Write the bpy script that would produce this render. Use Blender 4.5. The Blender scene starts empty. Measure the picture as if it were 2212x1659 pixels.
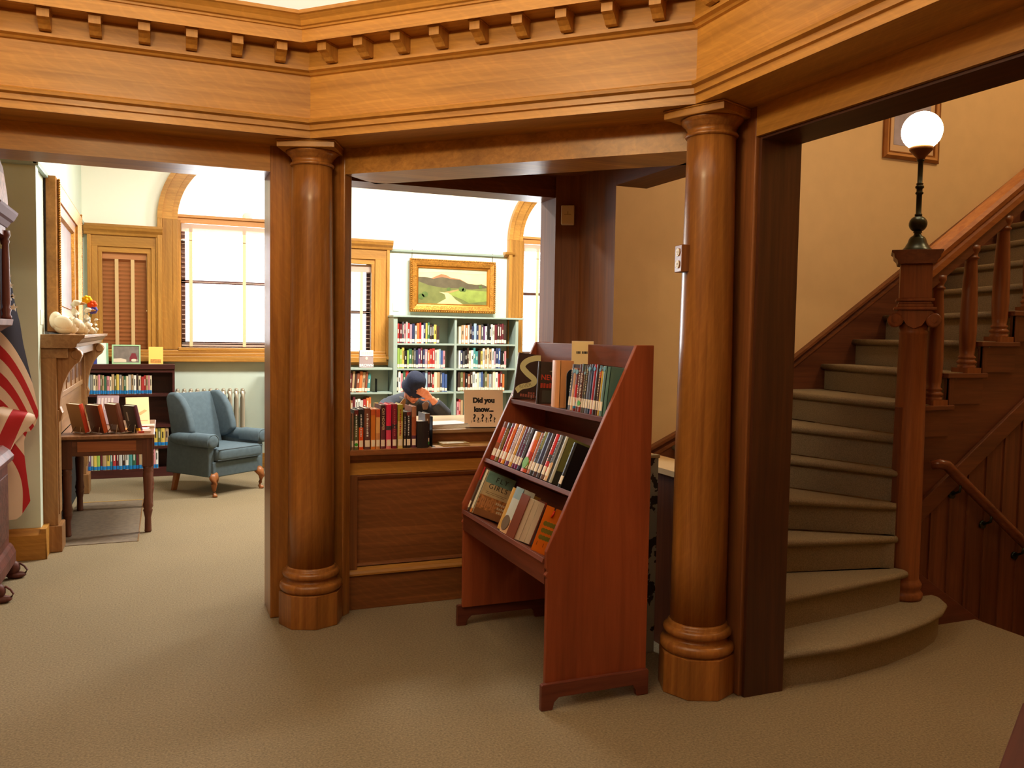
import bpy, bmesh, math, random
from mathutils import Vector, Matrix
import numpy as np
random.seed(7)
COL = bpy.context.scene.collection
PI = math.pi
# ---------------------------------------------------------------- camera
EYE = np.array([0.0, 0.0, 1.5]); FPX = 1834.0
_p, _r, _y = math.radians(3.28), math.radians(.95), math.radians(67.75)
_dl = np.array([math.sin(_y), math.cos(_y), 0]); _dr = np.array([-math.cos(_y), math.sin(_y), 0])
_f = np.array([0, math.cos(_p), -math.sin(_p)]); _rt = np.array([1.0, 0, 0]); _up = np.cross(_rt, _f)
_r2 = math.cos(_r) * _rt + math.sin(_r) * _up; _u2 = -math.sin(_r) * _rt + math.cos(_r) * _up
_w = lambda v: np.array([v @ _dl, v @ _dr, v[2]])
FW, RT, UP = _w(_f), _w(_r2), _w(_u2)
cam = bpy.data.cameras.new('camera'); cam.sensor_width = 36; cam.lens = FPX * 36 / 2212; cam.clip_start = .05
camo = bpy.data.objects.new('camera', cam); COL.objects.link(camo)
M = Matrix.Identity(4)
for i in range(3):
    M[i][0], M[i][1], M[i][2], M[i][3] = RT[i], UP[i], -FW[i], EYE[i]
camo.matrix_world = M
SC = bpy.context.scene; SC.camera = camo
def ray(x, y): return (x - 1106) / FPX * RT - (y - 829.5) / FPX * UP + FW
def onx(x, y, X): d = ray(x, y); return EYE + d * (X / d[0])
def ony(x, y, Y): d = ray(x, y); return EYE + d * (Y / d[1])
def onz(x, y, Z): d = ray(x, y); return EYE + d * ((Z - 1.5) / d[2])
# ---------------------------------------------------------------- light, sky, exposure
SC.view_settings.view_transform = 'Standard'; SC.view_settings.look = 'None'
SC.view_settings.exposure = 0.9; SC.view_settings.gamma = 1; SC.view_settings.use_curve_mapping = False
try:
    SC.cycles.use_denoising = True; SC.cycles.max_bounces = 8; SC.cycles.diffuse_bounces = 5
    SC.cycles.transparent_max_bounces = 12; SC.cycles.caustics_reflective = False; SC.cycles.caustics_refractive = False
    SC.cycles.sample_clamp_indirect = 6
except Exception: pass
wd = bpy.data.worlds.new('sky'); SC.world = wd; wd.use_nodes = True
bg = wd.node_tree.nodes['Background']; bg.inputs[0].default_value = (.93, .97, 1, 1); bg.inputs[1].default_value = 2.2
def area(name, loc, tgt, sx, sy, power, col=(1, 1, 1)):
    l = bpy.data.lights.new(name, 'AREA'); l.shape = 'RECTANGLE'; l.size = sx; l.size_y = sy; l.energy = power; l.color = col
    o = bpy.data.objects.new(name, l); COL.objects.link(o); o.location = loc
    d = Vector(tgt) - Vector(loc); o.rotation_euler = d.to_track_quat('-Z', 'Y').to_euler(); return o
def point(name, loc, power, col, r=.1):
    l = bpy.data.lights.new(name, 'POINT'); l.energy = power; l.color = col; l.shadow_soft_size = r
    o = bpy.data.objects.new(name, l); COL.objects.link(o); o.location = loc; return o
WARM = (1, .74, .40)
# daylight coming in through the reading-room windows
area('daylight_window', (.84, 10.0, 2.3), (.84, 5, 1.2), 1.4, 2.0, 130, (.95, .98, 1))
area('daylight_window', (4.76, 10.0, 2.3), (4.2, 5, 1.2), 1.4, 2.0, 130, (.95, .98, 1))
# the reading room's ceiling lamps
area('reading_room_lamp', (.9, 7.3, 3.75), (.9, 7.3, 0), 1.3, .35, 75, (1, .97, .88))
area('reading_room_lamp', (3.2, 7.6, 3.75), (3.2, 8.0, 0), 1.3, .35, 110, (1, .97, .88))
point('stair_hall_lamp', (5.2, 2.2, 4.6), 42, (1, .74, .44), .15)
PEND = (-.272, 2.006, 2.95)      # pendant in the middle of the rotunda
LAMP = (3.535, 3.285, 2.58)      # globe on the stair newel
# ---------------------------------------------------------------- materials
def S(r, g, b):
    f = lambda c: (c / 255 / 12.92 if c / 255 <= .04045 else ((c / 255 + .055) / 1.055) ** 2.4)
    return (f(r), f(g), f(b), 1)
MATS = {}
def nodes(name):
    m = bpy.data.materials.new(name); m.use_nodes = True
    nt = m.node_tree; b = nt.nodes['Principled BSDF']; return m, nt, b
def plain(name, col, rough=.6, metal=0, spec=.4, emit=None, es=0, bump=0, bscale=200, var=.0, vscale=8):
    if name in MATS: return MATS[name]
    m, nt, b = nodes(name)
    b.inputs['Base Color'].default_value = col; b.inputs['Roughness'].default_value = rough; b.inputs['Metallic'].default_value = metal
    b.inputs['Specular IOR Level'].default_value = spec
    if emit: b.inputs['Emission Color'].default_value = emit; b.inputs['Emission Strength'].default_value = es
    if bump or var:
        tc = nt.nodes.new('ShaderNodeTexCoord')
        if var:
            n = nt.nodes.new('ShaderNodeTexNoise'); n.inputs['Scale'].default_value = vscale; n.inputs['Detail'].default_value = 4
            nt.links.new(tc.outputs['Object'], n.inputs['Vector'])
            r = nt.nodes.new('ShaderNodeValToRGB')
            r.color_ramp.elements[0].position = .3; r.color_ramp.elements[1].position = .7
            r.color_ramp.elements[0].color = tuple(c * (1 - var) for c in col[:3]) + (1,)
            r.color_ramp.elements[1].color = tuple(min(1, c * (1 + var)) for c in col[:3]) + (1,)
            nt.links.new(n.outputs['Fac'], r.inputs['Fac']); nt.links.new(r.outputs['Color'], b.inputs['Base Color'])
        if bump:
            n2 = nt.nodes.new('ShaderNodeTexNoise'); n2.inputs['Scale'].default_value = bscale; n2.inputs['Detail'].default_value = 3
            nt.links.new(tc.outputs['Object'], n2.inputs['Vector'])
            bp = nt.nodes.new('ShaderNodeBump'); bp.inputs['Strength'].default_value = bump; bp.inputs['Distance'].default_value = .004
            nt.links.new(n2.outputs['Fac'], bp.inputs['Height']); nt.links.new(bp.outputs['Normal'], b.inputs['Normal'])
    MATS[name] = m; return m
def wood(name, light, dark, axis='Z', rough=.42, across=38, along=1.6, flake=.0, coat=.12):
    if name in MATS: return MATS[name]
    m, nt, b = nodes(name); N = nt.nodes.new; L = nt.links.new
    tc = N('ShaderNodeTexCoord'); mp = N('ShaderNodeMapping'); L(tc.outputs['Object'], mp.inputs['Vector'])
    sc = [across] * 3; sc['XYZ'.index(axis)] = along; mp.inputs['Scale'].default_value = sc
    n1 = N('ShaderNodeTexNoise'); n1.inputs['Scale'].default_value = 1; n1.inputs['Detail'].default_value = 6; n1.inputs['Roughness'].default_value = .65
    n1.inputs['Distortion'].default_value = .6; L(mp.outputs[0], n1.inputs['Vector'])
    r1 = N('ShaderNodeValToRGB'); r1.color_ramp.elements[0].position = .32; r1.color_ramp.elements[1].position = .68
    r1.color_ramp.elements[0].color = dark; r1.color_ramp.elements[1].color = light; L(n1.outputs['Fac'], r1.inputs['Fac'])
    # broad boards of slightly different tone
    mp2 = N('ShaderNodeMapping'); L(tc.outputs['Object'], mp2.inputs['Vector']); sc2 = [5.5] * 3; sc2['XYZ'.index(axis)] = .7; mp2.inputs['Scale'].default_value = sc2
    n2 = N('ShaderNodeTexNoise'); n2.inputs['Scale'].default_value = 1; n2.inputs['Detail'].default_value = 2; L(mp2.outputs[0], n2.inputs['Vector'])
    r2 = N('ShaderNodeValToRGB'); r2.color_ramp.elements[0].color = (.66, .62, .58, 1); r2.color_ramp.elements[1].color = (1.2, 1.18, 1.15, 1)
    r2.color_ramp.elements[0].position = .3; r2.color_ramp.elements[1].position = .7
    L(n2.outputs['Fac'], r2.inputs['Fac'])
    mx = N('ShaderNodeMix'); mx.data_type = 'RGBA'; mx.blend_type = 'MULTIPLY'; mx.inputs[0].default_value = .8
    L(r1.outputs[0], mx.inputs[6]); L(r2.outputs[0], mx.inputs[7]); out = mx.outputs[2]
    if flake:   # quarter-sawn rays: bands bent across the grain
        mp3 = N('ShaderNodeMapping'); L(tc.outputs['Object'], mp3.inputs['Vector']); sc3 = [9] * 3; sc3['XYZ'.index(axis)] = 5; mp3.inputs['Scale'].default_value = sc3
        wv = N('ShaderNodeTexWave'); wv.wave_type = 'BANDS'; wv.bands_direction = 'DIAGONAL'; wv.inputs['Scale'].default_value = 1.6; wv.inputs['Distortion'].default_value = 9
        wv.inputs['Detail'].default_value = 2; wv.inputs['Detail Scale'].default_value = .7; L(mp3.outputs[0], wv.inputs['Vector'])
        r3 = N('ShaderNodeValToRGB'); r3.color_ramp.elements[0].position = .72; r3.color_ramp.elements[1].position = .95
        r3.color_ramp.elements[0].color = (1, 1, 1, 1); r3.color_ramp.elements[1].color = (1 + flake, 1 + flake, 1 + flake * .9, 1)
        L(wv.outputs['Fac'], r3.inputs['Fac'])
        m3 = N('ShaderNodeMix'); m3.data_type = 'RGBA'; m3.blend_type = 'MULTIPLY'; m3.inputs[0].default_value = 1
        L(out, m3.inputs[6]); L(r3.outputs[0], m3.inputs[7]); out = m3.outputs[2]
    L(out, b.inputs['Base Color'])
    b.inputs['Roughness'].default_value = rough; b.inputs['Coat Weight'].default_value = coat; b.inputs['Coat Roughness'].default_value = .22
    b.inputs['Specular IOR Level'].default_value = .35
    bp = N('ShaderNodeBump'); bp.inputs['Strength'].default_value = .12; bp.inputs['Distance'].default_value = .002
    L(n1.outputs['Fac'], bp.inputs['Height']); L(bp.outputs[0], b.inputs['Normal'])
    MATS[name] = m; return m
OL, OD = (.53, .26, .052, 1), (.35, .155, .028, 1)
def oak(ax): return wood('oak_' + ax, OL, OD, ax, flake=.07)
oakX, oakY, oakZ = oak('X'), oak('Y'), oak('Z')
colZ = wood('column_oak', (.38, .155, .034, 1), (.22, .078, .016, 1), 'Z', flake=.06, rough=.3)
dkX = wood('brown_oak_X', (.26, .095, .028, 1), (.15, .05, .016, 1), 'X', flake=.12)
dkY = wood('brown_oak_Y', (.26, .095, .028, 1), (.15, .05, .016, 1), 'Y')
dkZ = wood('brown_oak_Z', (.26, .095, .028, 1), (.15, .05, .016, 1), 'Z')
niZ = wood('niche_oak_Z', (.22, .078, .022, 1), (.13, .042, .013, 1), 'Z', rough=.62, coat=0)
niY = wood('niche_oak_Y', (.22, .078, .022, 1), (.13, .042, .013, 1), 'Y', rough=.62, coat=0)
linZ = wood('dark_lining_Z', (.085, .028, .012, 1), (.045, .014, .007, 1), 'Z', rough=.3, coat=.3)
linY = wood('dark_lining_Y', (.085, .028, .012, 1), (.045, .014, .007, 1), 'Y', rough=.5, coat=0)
shX = wood('stair_oak_X', (.17, .058, .026, 1), (.10, .032, .016, 1), 'X')
shZ = wood('stair_oak_Z', (.17, .058, .026, 1), (.10, .032, .016, 1), 'Z')
balZ = wood('baluster_oak', (.28, .095, .03, 1), (.17, .052, .018, 1), 'Z')
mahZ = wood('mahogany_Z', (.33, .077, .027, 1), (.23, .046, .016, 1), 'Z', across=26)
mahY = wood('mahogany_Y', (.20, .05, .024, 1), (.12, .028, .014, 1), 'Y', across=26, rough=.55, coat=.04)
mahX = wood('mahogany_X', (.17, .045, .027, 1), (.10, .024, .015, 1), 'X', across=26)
bcX = wood('bookcase_wood', (.085, .020, .016, 1), (.045, .011, .010, 1), 'X', across=26)
tblX = wood('table_wood', (.15, .055, .03, 1), (.075, .028, .016, 1), 'X', across=26)
tblY = wood('table_top_wood', (.30, .15, .075, 1), (.17, .08, .04, 1), 'Y', across=26)
clockW = wood('clock_wood', (.17, .045, .035, 1), (.07, .02, .016, 1), 'Z', across=30, rough=.55, coat=.05)
mantW = wood('mantel_oak', (.38, .20, .08, 1), (.24, .11, .04, 1), 'Z', flake=.1)
mantY = wood('mantel_oak_Y', (.38, .21, .09, 1), (.26, .13, .05, 1), 'Y')
def carpet():
    m, nt, b = nodes('carpet'); N = nt.nodes.new; L = nt.links.new
    tc = N('ShaderNodeTexCoord'); n = N('ShaderNodeTexNoise'); n.inputs['Scale'].default_value = 110; n.inputs['Detail'].default_value = 5; n.inputs['Roughness'].default_value = .7; L(tc.outputs['Object'], n.inputs['Vector'])
    n0 = N('ShaderNodeTexNoise'); n0.inputs['Scale'].default_value = 1.3; n0.inputs['Detail'].default_value = 3; L(tc.outputs['Object'], n0.inputs['Vector'])
    r = N('ShaderNodeValToRGB'); r.color_ramp.elements[0].position = .3; r.color_ramp.elements[1].position = .72
    r.color_ramp.elements[0].color = (.135, .10, .055, 1); r.color_ramp.elements[1].color = (.375, .288, .168, 1); L(n.outputs['Fac'], r.inputs['Fac'])
    r0 = N('ShaderNodeValToRGB'); r0.color_ramp.elements[0].color = (.86, .86, .85, 1); r0.color_ramp.elements[1].color = (1.1, 1.08, 1.06, 1); L(n0.outputs['Fac'], r0.inputs['Fac'])
    mx = N('ShaderNodeMix'); mx.data_type = 'RGBA'; mx.blend_type = 'MULTIPLY'; mx.inputs[0].default_value = 1; L(r.outputs[0], mx.inputs[6]); L(r0.outputs[0], mx.inputs[7])
    L(mx.outputs[2], b.inputs['Base Color']); b.inputs['Roughness'].default_value = .95; b.inputs['Specular IOR Level'].default_value = .1
    b.inputs['Sheen Weight'].default_value = .15
    bp = N('ShaderNodeBump'); bp.inputs['Strength'].default_value = .6; bp.inputs['Distance'].default_value = .006; L(n.outputs['Fac'], bp.inputs['Height']); L(bp.outputs[0], b.inputs['Normal'])
    return m
CARPET = carpet()
STAIRC = plain('stair_carpet', (.255, .205, .135, 1), .95, spec=.1, bump=.5, bscale=180, var=.22, vscale=170)
GREEN = plain('pale_green_paint', S(205, 217, 203), .7, bump=.05, bscale=60, var=.02)
SHELFG = plain('sage_shelf_paint', S(158, 174, 164), .5, var=.03)
CREAM = plain('cream_plaster', S(242, 240, 226), .8, bump=.04, bscale=60)
BEIGE = plain('beige_stair_plaster', S(228, 196, 146), .75, bump=.08, bscale=70, var=.03)
WHITE = plain('white_plaster', S(245, 243, 235), .8)
def plainc(c, rough=.55): return plain('paint_%d_%d_%d' % c, S(*c), rough, spec=.35)
BLACK = plain('black_metal', (.012, .012, .012, 1), .4)
PAPER = plain('book_pages', S(236, 224, 196), .85)
STICK = plain('label_paper', S(240, 226, 204), .6)
BLUEST = plain('blue_label', S(20, 120, 190), .5)
GILT = plain('gilt', S(178, 122, 48), .42, metal=.6, bump=.9, bscale=90, var=.28, vscale=45)
GILTS = plain('smooth_gilt', S(184, 122, 42), .4, metal=.5, var=.12)
BRONZE = plain('dark_bronze', (.035, .04, .03, 1), .3, metal=.8)
BRASS = plain('brass', S(200, 150, 70), .3, metal=.9)
WIRE = plain('steel_wire', S(190, 180, 165), .3, metal=.8)
FABRIC = plain('blue_grey_fabric', S(90, 106, 116), .9, spec=.15, bump=.25, bscale=260, var=.08, vscale=30)
CABW = wood('cabriole_wood', (.42, .16, .05, 1), (.30, .10, .03, 1), 'Z')
RADM = plain('radiator_paint', S(176, 166, 148), .35, metal=.35)
SWANM = plain('white_ceramic', S(240, 226, 200), .25, bump=.25, bscale=60)
INK = plain('black_ink', S(35, 30, 30), .7)
PLASTIC = plain('ivory_plastic', S(226, 214, 186), .45)
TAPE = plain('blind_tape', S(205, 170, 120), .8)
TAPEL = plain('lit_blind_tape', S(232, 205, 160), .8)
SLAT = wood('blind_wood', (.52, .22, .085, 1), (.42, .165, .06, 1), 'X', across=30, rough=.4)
SASH = plain('dark_sash', S(96, 70, 66), .5)
def glass():
    m = bpy.data.materials.new('window_glass'); m.use_nodes = True; nt = m.node_tree; nt.nodes.clear(); N = nt.nodes.new; L = nt.links.new
    o = N('ShaderNodeOutputMaterial'); t = N('ShaderNodeBsdfTransparent'); g = N('ShaderNodeBsdfGlossy'); g.inputs['Roughness'].default_value = .02
    fr = N('ShaderNodeFresnel'); fr.inputs[0].default_value = 1.45; mx = N('ShaderNodeMixShader')
    L(fr.outputs[0], mx.inputs[0]); L(t.outputs[0], mx.inputs[1]); L(g.outputs[0], mx.inputs[2]); L(mx.outputs[0], o.inputs[0]); return m
GLASS = glass()
def translucent(name, col, mix=.6):
    m = bpy.data.materials.new(name); m.use_nodes = True; nt = m.node_tree; nt.nodes.clear(); N = nt.nodes.new; L = nt.links.new
    o = N('ShaderNodeOutputMaterial'); t = N('ShaderNodeBsdfTranslucent'); g = N('ShaderNodeBsdfDiffuse'); t.inputs[0].default_value = col; g.inputs[0].default_value = col
    mx = N('ShaderNodeMixShader'); mx.inputs[0].default_value = mix; L(g.outputs[0], mx.inputs[1]); L(t.outputs[0], mx.inputs[2]); L(mx.outputs[0], o.inputs[0]); return m
FANM = translucent('fan_shade_cloth', S(206, 202, 194), .42)
# ---------------------------------------------------------------- mesh helpers
class MB:
    def __init__(s, T=None): s.v = []; s.f = []; s.m = []; s.sm = []; s.T = T; s.uv = None
    def add(s, vs, fs, mi=0, sm=False):
        o = len(s.v)
        for p in vs:
            p = Vector(p)
            s.v.append(tuple(s.T @ p) if s.T is not None else tuple(p))
        for f in fs: s.f.append([i + o for i in f]); s.m.append(mi); s.sm.append(sm)
        return s
    def box(s, x0, x1, y0, y1, z0, z1, mi=0):
        return s.add([(x0,y0,z0),(x1,y0,z0),(x1,y1,z0),(x0,y1,z0),(x0,y0,z1),(x1,y0,z1),(x1,y1,z1),(x0,y1,z1)],
                     [(0,3,2,1),(4,5,6,7),(0,1,5,4),(1,2,6,5),(2,3,7,6),(3,0,4,7)], mi)
    def prism(s, poly, axis, a, b, mi=0, sm=False):
        n = len(poly); mk = {'z': lambda p, t: (p[0], p[1], t), 'y': lambda p, t: (p[0], t, p[1]), 'x': lambda p, t: (t, p[0], p[1])}[axis]
        vs = [mk(p, a) for p in poly] + [mk(p, b) for p in poly]
        s.add(vs, [tuple(range(n))[::-1], tuple(range(n, 2 * n))], mi)
        o = len(s.v) - 2 * n
        for i in range(n):
            j = (i + 1) % n; s.f.append([o + i, o + j, o + n + j, o + n + i]); s.m.append(mi); s.sm.append(sm)
        return s
    def lathe(s, prof, c=(0, 0, 0), n=24, mi=0, sm=True, ax='z', rot=0):
        vs = []; fs = []
        for r, z in prof:
            for k in range(n):
                a = rot + 2 * PI * k / n; x, y = r * math.cos(a), r * math.sin(a)
                vs.append({'z': (c[0] + x, c[1] + y, c[2] + z), 'y': (c[0] + x, c[1] + z, c[2] + y), 'x': (c[0] + z, c[1] + x, c[2] + y)}[ax])
        for i in range(len(prof) - 1):
            for k in range(n):
                k2 = (k + 1) % n; fs.append((i * n + k, i * n + k2, (i + 1) * n + k2, (i + 1) * n + k))
        s.add(vs, fs, mi, sm)
        o = len(s.v) - len(vs)
        s.f.append([o + k for k in range(n)][::-1]); s.m.append(mi); s.sm.append(False)
        s.f.append([o + (len(prof) - 1) * n + k for k in range(n)]); s.m.append(mi); s.sm.append(False)
        return s
    def tube(s, pts, r, n=8, mi=0, closed=False):
        pts = [Vector(p) for p in pts]; rr = r if isinstance(r, (list, tuple)) else [r] * len(pts)
        vs = []; fs = []; up = Vector((0, 0, 1)); m = len(pts)
        for i, p in enumerate(pts):
            if closed: t = pts[(i + 1) % m] - pts[i - 1]
            else: t = pts[min(i + 1, m - 1)] - pts[max(i - 1, 0)]
            t.normalize(); a = t.cross(up)
            if a.length < .05: a = t.cross(Vector((1, 0, 0)))
            a.normalize(); b = a.cross(t)
            for k in range(n):
                an = 2 * PI * k / n; vs.append(p + (a * math.cos(an) + b * math.sin(an)) * rr[i])
        for i in range(m if closed else m - 1):
            j = (i + 1) % m
            for k in range(n):
                k2 = (k + 1) % n; fs.append((i * n + k, i * n + k2, j * n + k2, j * n + k))
        if not closed: fs += [tuple(range(n))[::-1], tuple(range((m - 1) * n, m * n))]
        return s.add(vs, fs, mi, True)
    def ball(s, c, r, n=14, mi=0, R=None):
        rx, ry, rz = r if isinstance(r, (list, tuple)) else (r, r, r); vs = []; fs = []; h = n // 2 + 1
        for i in range(h + 1):
            t = PI * i / h
            for k in range(n):
                a = 2 * PI * k / n; p = Vector((rx * math.sin(t) * math.cos(a), ry * math.sin(t) * math.sin(a), rz * math.cos(t)))
                if R is not None: p = R @ p
                vs.append(p + Vector(c))
        for i in range(h):
            for k in range(n):
                k2 = (k + 1) % n; fs.append((i * n + k, i * n + k2, (i + 1) * n + k2, (i + 1) * n + k))
        return s.add(vs, fs, mi, True)
    def build(s, name, mats, parent=None, bevel=0, seg=2, loc=None):
        me = bpy.data.meshes.new(name); me.from_pydata(s.v, [], s.f)
        for m in (mats if isinstance(mats, (list, tuple)) else [mats]): me.materials.append(m)
        me.polygons.foreach_set('material_index', s.m); me.polygons.foreach_set('use_smooth', s.sm)
        bm = bmesh.new(); bm.from_mesh(me); bmesh.ops.remove_doubles(bm, verts=bm.verts, dist=1e-6); bmesh.ops.recalc_face_normals(bm, faces=bm.faces); bm.to_mesh(me); bm.free(); me.update()
        o = bpy.data.objects.new(name, me); COL.objects.link(o)
        if parent is not None: o.parent = parent
        if loc is not None: o.location = loc
        if bevel:
            b = o.modifiers.new('bevel', 'BEVEL'); b.width = bevel; b.segments = seg; b.limit_method = 'ANGLE'; b.angle_limit = math.radians(40); b.harden_normals = False
        return o
def tag(o, label=None, cat=None, group=None, kind=None):
    if label: o['label'] = label
    if cat: o['category'] = cat
    if group: o['group'] = group
    if kind: o['kind'] = kind
    return o
def thing(name, label, cat, loc=(0, 0, 0), rz=0, group=None, rot=None):
    o = bpy.data.objects.new(name, None); COL.objects.link(o); o.location = loc; o.rotation_euler = rot if rot else (0, 0, rz); o.empty_display_size = .1
    return tag(o, label, cat, group)
def W(loc): return Matrix.Translation(-Vector(loc))          # world coordinates -> local of an unrotated thing
def struct(name, mb, m, parent=None, bevel=0):
    o = mb.build(name, m, parent, bevel)
    if parent is None: o['kind'] = 'structure'
    return o
def text(body, size, mtx, m, parent, name='lettering', ext=.0004, off=0, align='CENTER', space=1.0, line=1.0):
    c = bpy.data.curves.new(name, 'FONT'); c.body = body; c.size = size; c.extrude = ext; c.offset = off; c.align_x = align; c.align_y = 'CENTER'; c.space_character = space; c.space_line = line
    t = bpy.data.objects.new('tmp', c); COL.objects.link(t)
    me = bpy.data.meshes.new_from_object(t.evaluated_get(bpy.context.evaluated_depsgraph_get())); bpy.data.objects.remove(t); bpy.data.curves.remove(c)
    me.materials.clear(); me.materials.append(m); me.name = name; o = bpy.data.objects.new(name, me); COL.objects.link(o)
    if parent is not None: o.parent = parent
    o.matrix_local = mtx; return o
def basis(o, x, y):            # matrix whose X and Y axes are x, y (world vectors)
    x = Vector(x).normalized(); y = Vector(y).normalized(); z = x.cross(y)
    return Matrix(((x[0], y[0], z[0], o[0]), (x[1], y[1], z[1], o[1]), (x[2], y[2], z[2], o[2]), (0, 0, 0, 1)))
def flat_with_holes(outer, holes, axis, at, depth, name, m, parent=None):
    """a wall slab with holes cut through, drawn as a filled 2-D curve"""
    cu = bpy.data.curves.new(name, 'CURVE'); cu.dimensions = '2D'; cu.fill_mode = 'BOTH'; cu.extrude = depth / 2
    for poly in [outer] + holes:
        sp = cu.splines.new('POLY'); sp.points.add(len(poly) - 1); sp.use_cyclic_u = True
        for i, p in enumerate(poly): sp.points[i].co = (p[0], p[1], 0, 1)
    t = bpy.data.objects.new('tmp', cu); COL.objects.link(t)
    me = bpy.data.meshes.new_from_object(t.evaluated_get(bpy.context.evaluated_depsgraph_get()))
    bpy.data.objects.remove(t); bpy.data.curves.remove(cu)
    for v in me.vertices:
        x, y, z = v.co
        v.co = (x, at + depth / 2 + z, y) if axis == 'y' else (at + depth / 2 + z, x, y)
    me.materials.clear(); me.materials.append(m); me.name = name
    o = bpy.data.objects.new(name, me); COL.objects.link(o)
    if parent is not None: o.parent = parent
    else: o['kind'] = 'structure'
    return o
def arc(cx, cz, r, a0, a1, n):
    return [(cx + r * math.cos(math.radians(a0 + (a1 - a0) * i / n)), cz + r * math.sin(math.radians(a0 + (a1 - a0) * i / n))) for i in range(n + 1)]

# ================================================================ SETTING
FARY = 9.65; FPX_ = -.77; ZH = 2.31
fl = MB(); fl.box(-3.2, 4.07, -1.0, 4.785, -.06, 0); fl.box(-3.2, 7.2, 4.785, FARY + .3, -.06, 0)
struct('floor', fl, CARPET)
# far wall of the reading room, with its windows (arch, two sidelights, second arch)
AX, AR, ASP, ASIL = .84, .71, 2.65, 1.316
A2X = 4.76
arch1 = [(AX - AR, ASIL), (AX + AR, ASIL)] + arc(AX, ASP, AR, 0, 180, 28)
arch2 = [(A2X - AR, 1.24), (A2X + AR, 1.24)] + arc(A2X, ASP, AR, 0, 180, 28)
sl1 = [(-.607, 1.235), (-.147, 1.235), (-.147, 2.30), (-.607, 2.30)]
sl2 = [(1.745, 1.235), (2.203, 1.235), (2.203, 2.30), (1.745, 2.30)]
flat_with_holes([(-3.2, 0), (7.2, 0), (7.2, 2.45), (-3.2, 2.45)],
                [[(p[0], p[1]) for p in arch1 if p[1] < 2.45][:2] + [(AX + AR, 2.4499), (AX - AR, 2.4499)], [(A2X - AR, 1.24), (A2X + AR, 1.24), (A2X + AR, 2.4499), (A2X - AR, 2.4499)], sl1, sl2], 'y', FARY, .3, 'wall_far', GREEN)
up1 = [(AX - AR, 2.4501), (AX + AR, 2.4501)] + arc(AX, ASP, AR, 0, 180, 28)
up2 = [(A2X - AR, 2.4501), (A2X + AR, 2.4501)] + arc(A2X, ASP, AR, 0, 180, 28)
flat_with_holes([(-3.2, 2.45), (7.2, 2.45), (7.2, 3.95), (-3.2, 3.95)], [up1, up2], 'y', FARY, .3, 'wall_far_upper', CREAM)
struct('ceiling_reading_room', MB().box(-3.2, 7.2, 4.785, FARY + .3, 3.95, 4.05), CREAM)
struct('wall_reading_room_right', MB().box(7.0, 7.2, 4.785, FARY, 0, 3.95), GREEN)
struct('wall_fireplace', MB().box(-1.0, FPX_, 6.32, FARY, 0, 3.95), GREEN)
struct('wall_chimney', MB().box(-3.2, -.754, 6.2, 6.32, 0, 3.95), GREEN)
struct('wall_reading_room_left', MB().box(-3.2, -3.0, 4.785, 6.2, 0, 3.95), GREEN)
bb = MB().prism([(6.2, 0), (6.165, 0), (6.165, .16), (6.175, .175), (6.185, .20), (6.2, .205)], 'x', -3.0, -.72); bb.box(-.756, -.72, 6.165, 6.34, 0, .20)
struct('baseboard_chimney', bb, oakX, bevel=.004)
pr = MB().box(-3.0, -.735, 6.175, 6.2, 2.525, 2.56); pr.box(FPX_, FPX_ + .03, 6.175, FARY, 2.53, 2.565)
struct('trim_1', pr, SHELFG, bevel=.006)
struct('trim_2', MB().prism([(FARY, 2.435), (FARY - .03, 2.445), (FARY - .035, 2.465), (FARY - .02, 2.47), (FARY, 2.475)], 'x', 2.33, 3.80), SHELFG)
struct('baseboard_far', MB().box(-.77, 7.0, FARY - .025, FARY, 0, .16), oakX, bevel=.004)

# ---- wooden arcade round the rotunda
lw = MB(); lw.box(-1.06, .5, 4.51, 4.785, ZH, 3.35)
struct('wall_left_header', lw, oakX)
struct('wall_left_pier', MB().prism([(-1.06, 4.51), (-1.06, 4.785), (-1.465, 4.785), (-1.465, 4.455), (-1.42, 4.41), (-1.32, 4.51)], 'z', 0, 3.3), oakZ)
struct('wall_left_jamb', MB().prism([(.5, 4.51), (.76, 4.51), (.86, 4.41), (.905, 4.455), (.905, 4.785), (.5, 4.785)], 'z', 0, 3.3), colZ, bevel=.006)
struct('wall_niche_back_header', MB().box(.905, 2.235, 4.575, 4.785, ZH, 3.3), dkX)
struct('wall_niche_pillar', MB().prism([(2.13, 4.785), (2.13, 4.575), (2.11, 4.53), (2.235, 4.46), (2.235, 4.04), (2.435, 4.43), (2.435, 4.785)], 'z', 0, 3.3), niZ)
struct('wall_niche_right_header', MB().box(2.236, 2.435, 3.2, 4.06, ZH, 3.3), niY)
struct('wall_diagonal_header', MB().prism([(.86, 4.41), (2.12, 3.15), (2.33, 3.36), (1.07, 4.62)], 'z', ZH, 3.3), oakX)
struct('wall_right_jamb', MB().prism([(2.22, 2.86), (2.435, 2.86), (2.435, 3.3), (2.165, 3.195), (2.12, 3.15), (2.22, 3.05)], 'z', 0, 3.3), dkZ, bevel=.006)
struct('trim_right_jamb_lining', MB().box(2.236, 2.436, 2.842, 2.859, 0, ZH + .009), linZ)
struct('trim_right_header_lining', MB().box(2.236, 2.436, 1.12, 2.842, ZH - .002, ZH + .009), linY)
struct('wall_right_header', MB().box(2.22, 2.435, 1.12, 2.86, ZH + .01, 3.35), oakY)
struct('wall_right_pier', MB().prism([(2.22, 1.12), (2.435, 1.12), (2.435, .70), (2.165, .80), (2.12, .85), (2.22, .95)], 'z', 0, 3.3), dkZ)
struct('ceiling_niche', MB().prism([(.8, 4.79), (2.3, 4.79), (2.3, 3.2)], 'z', 2.43, 2.46), dkX)
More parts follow.
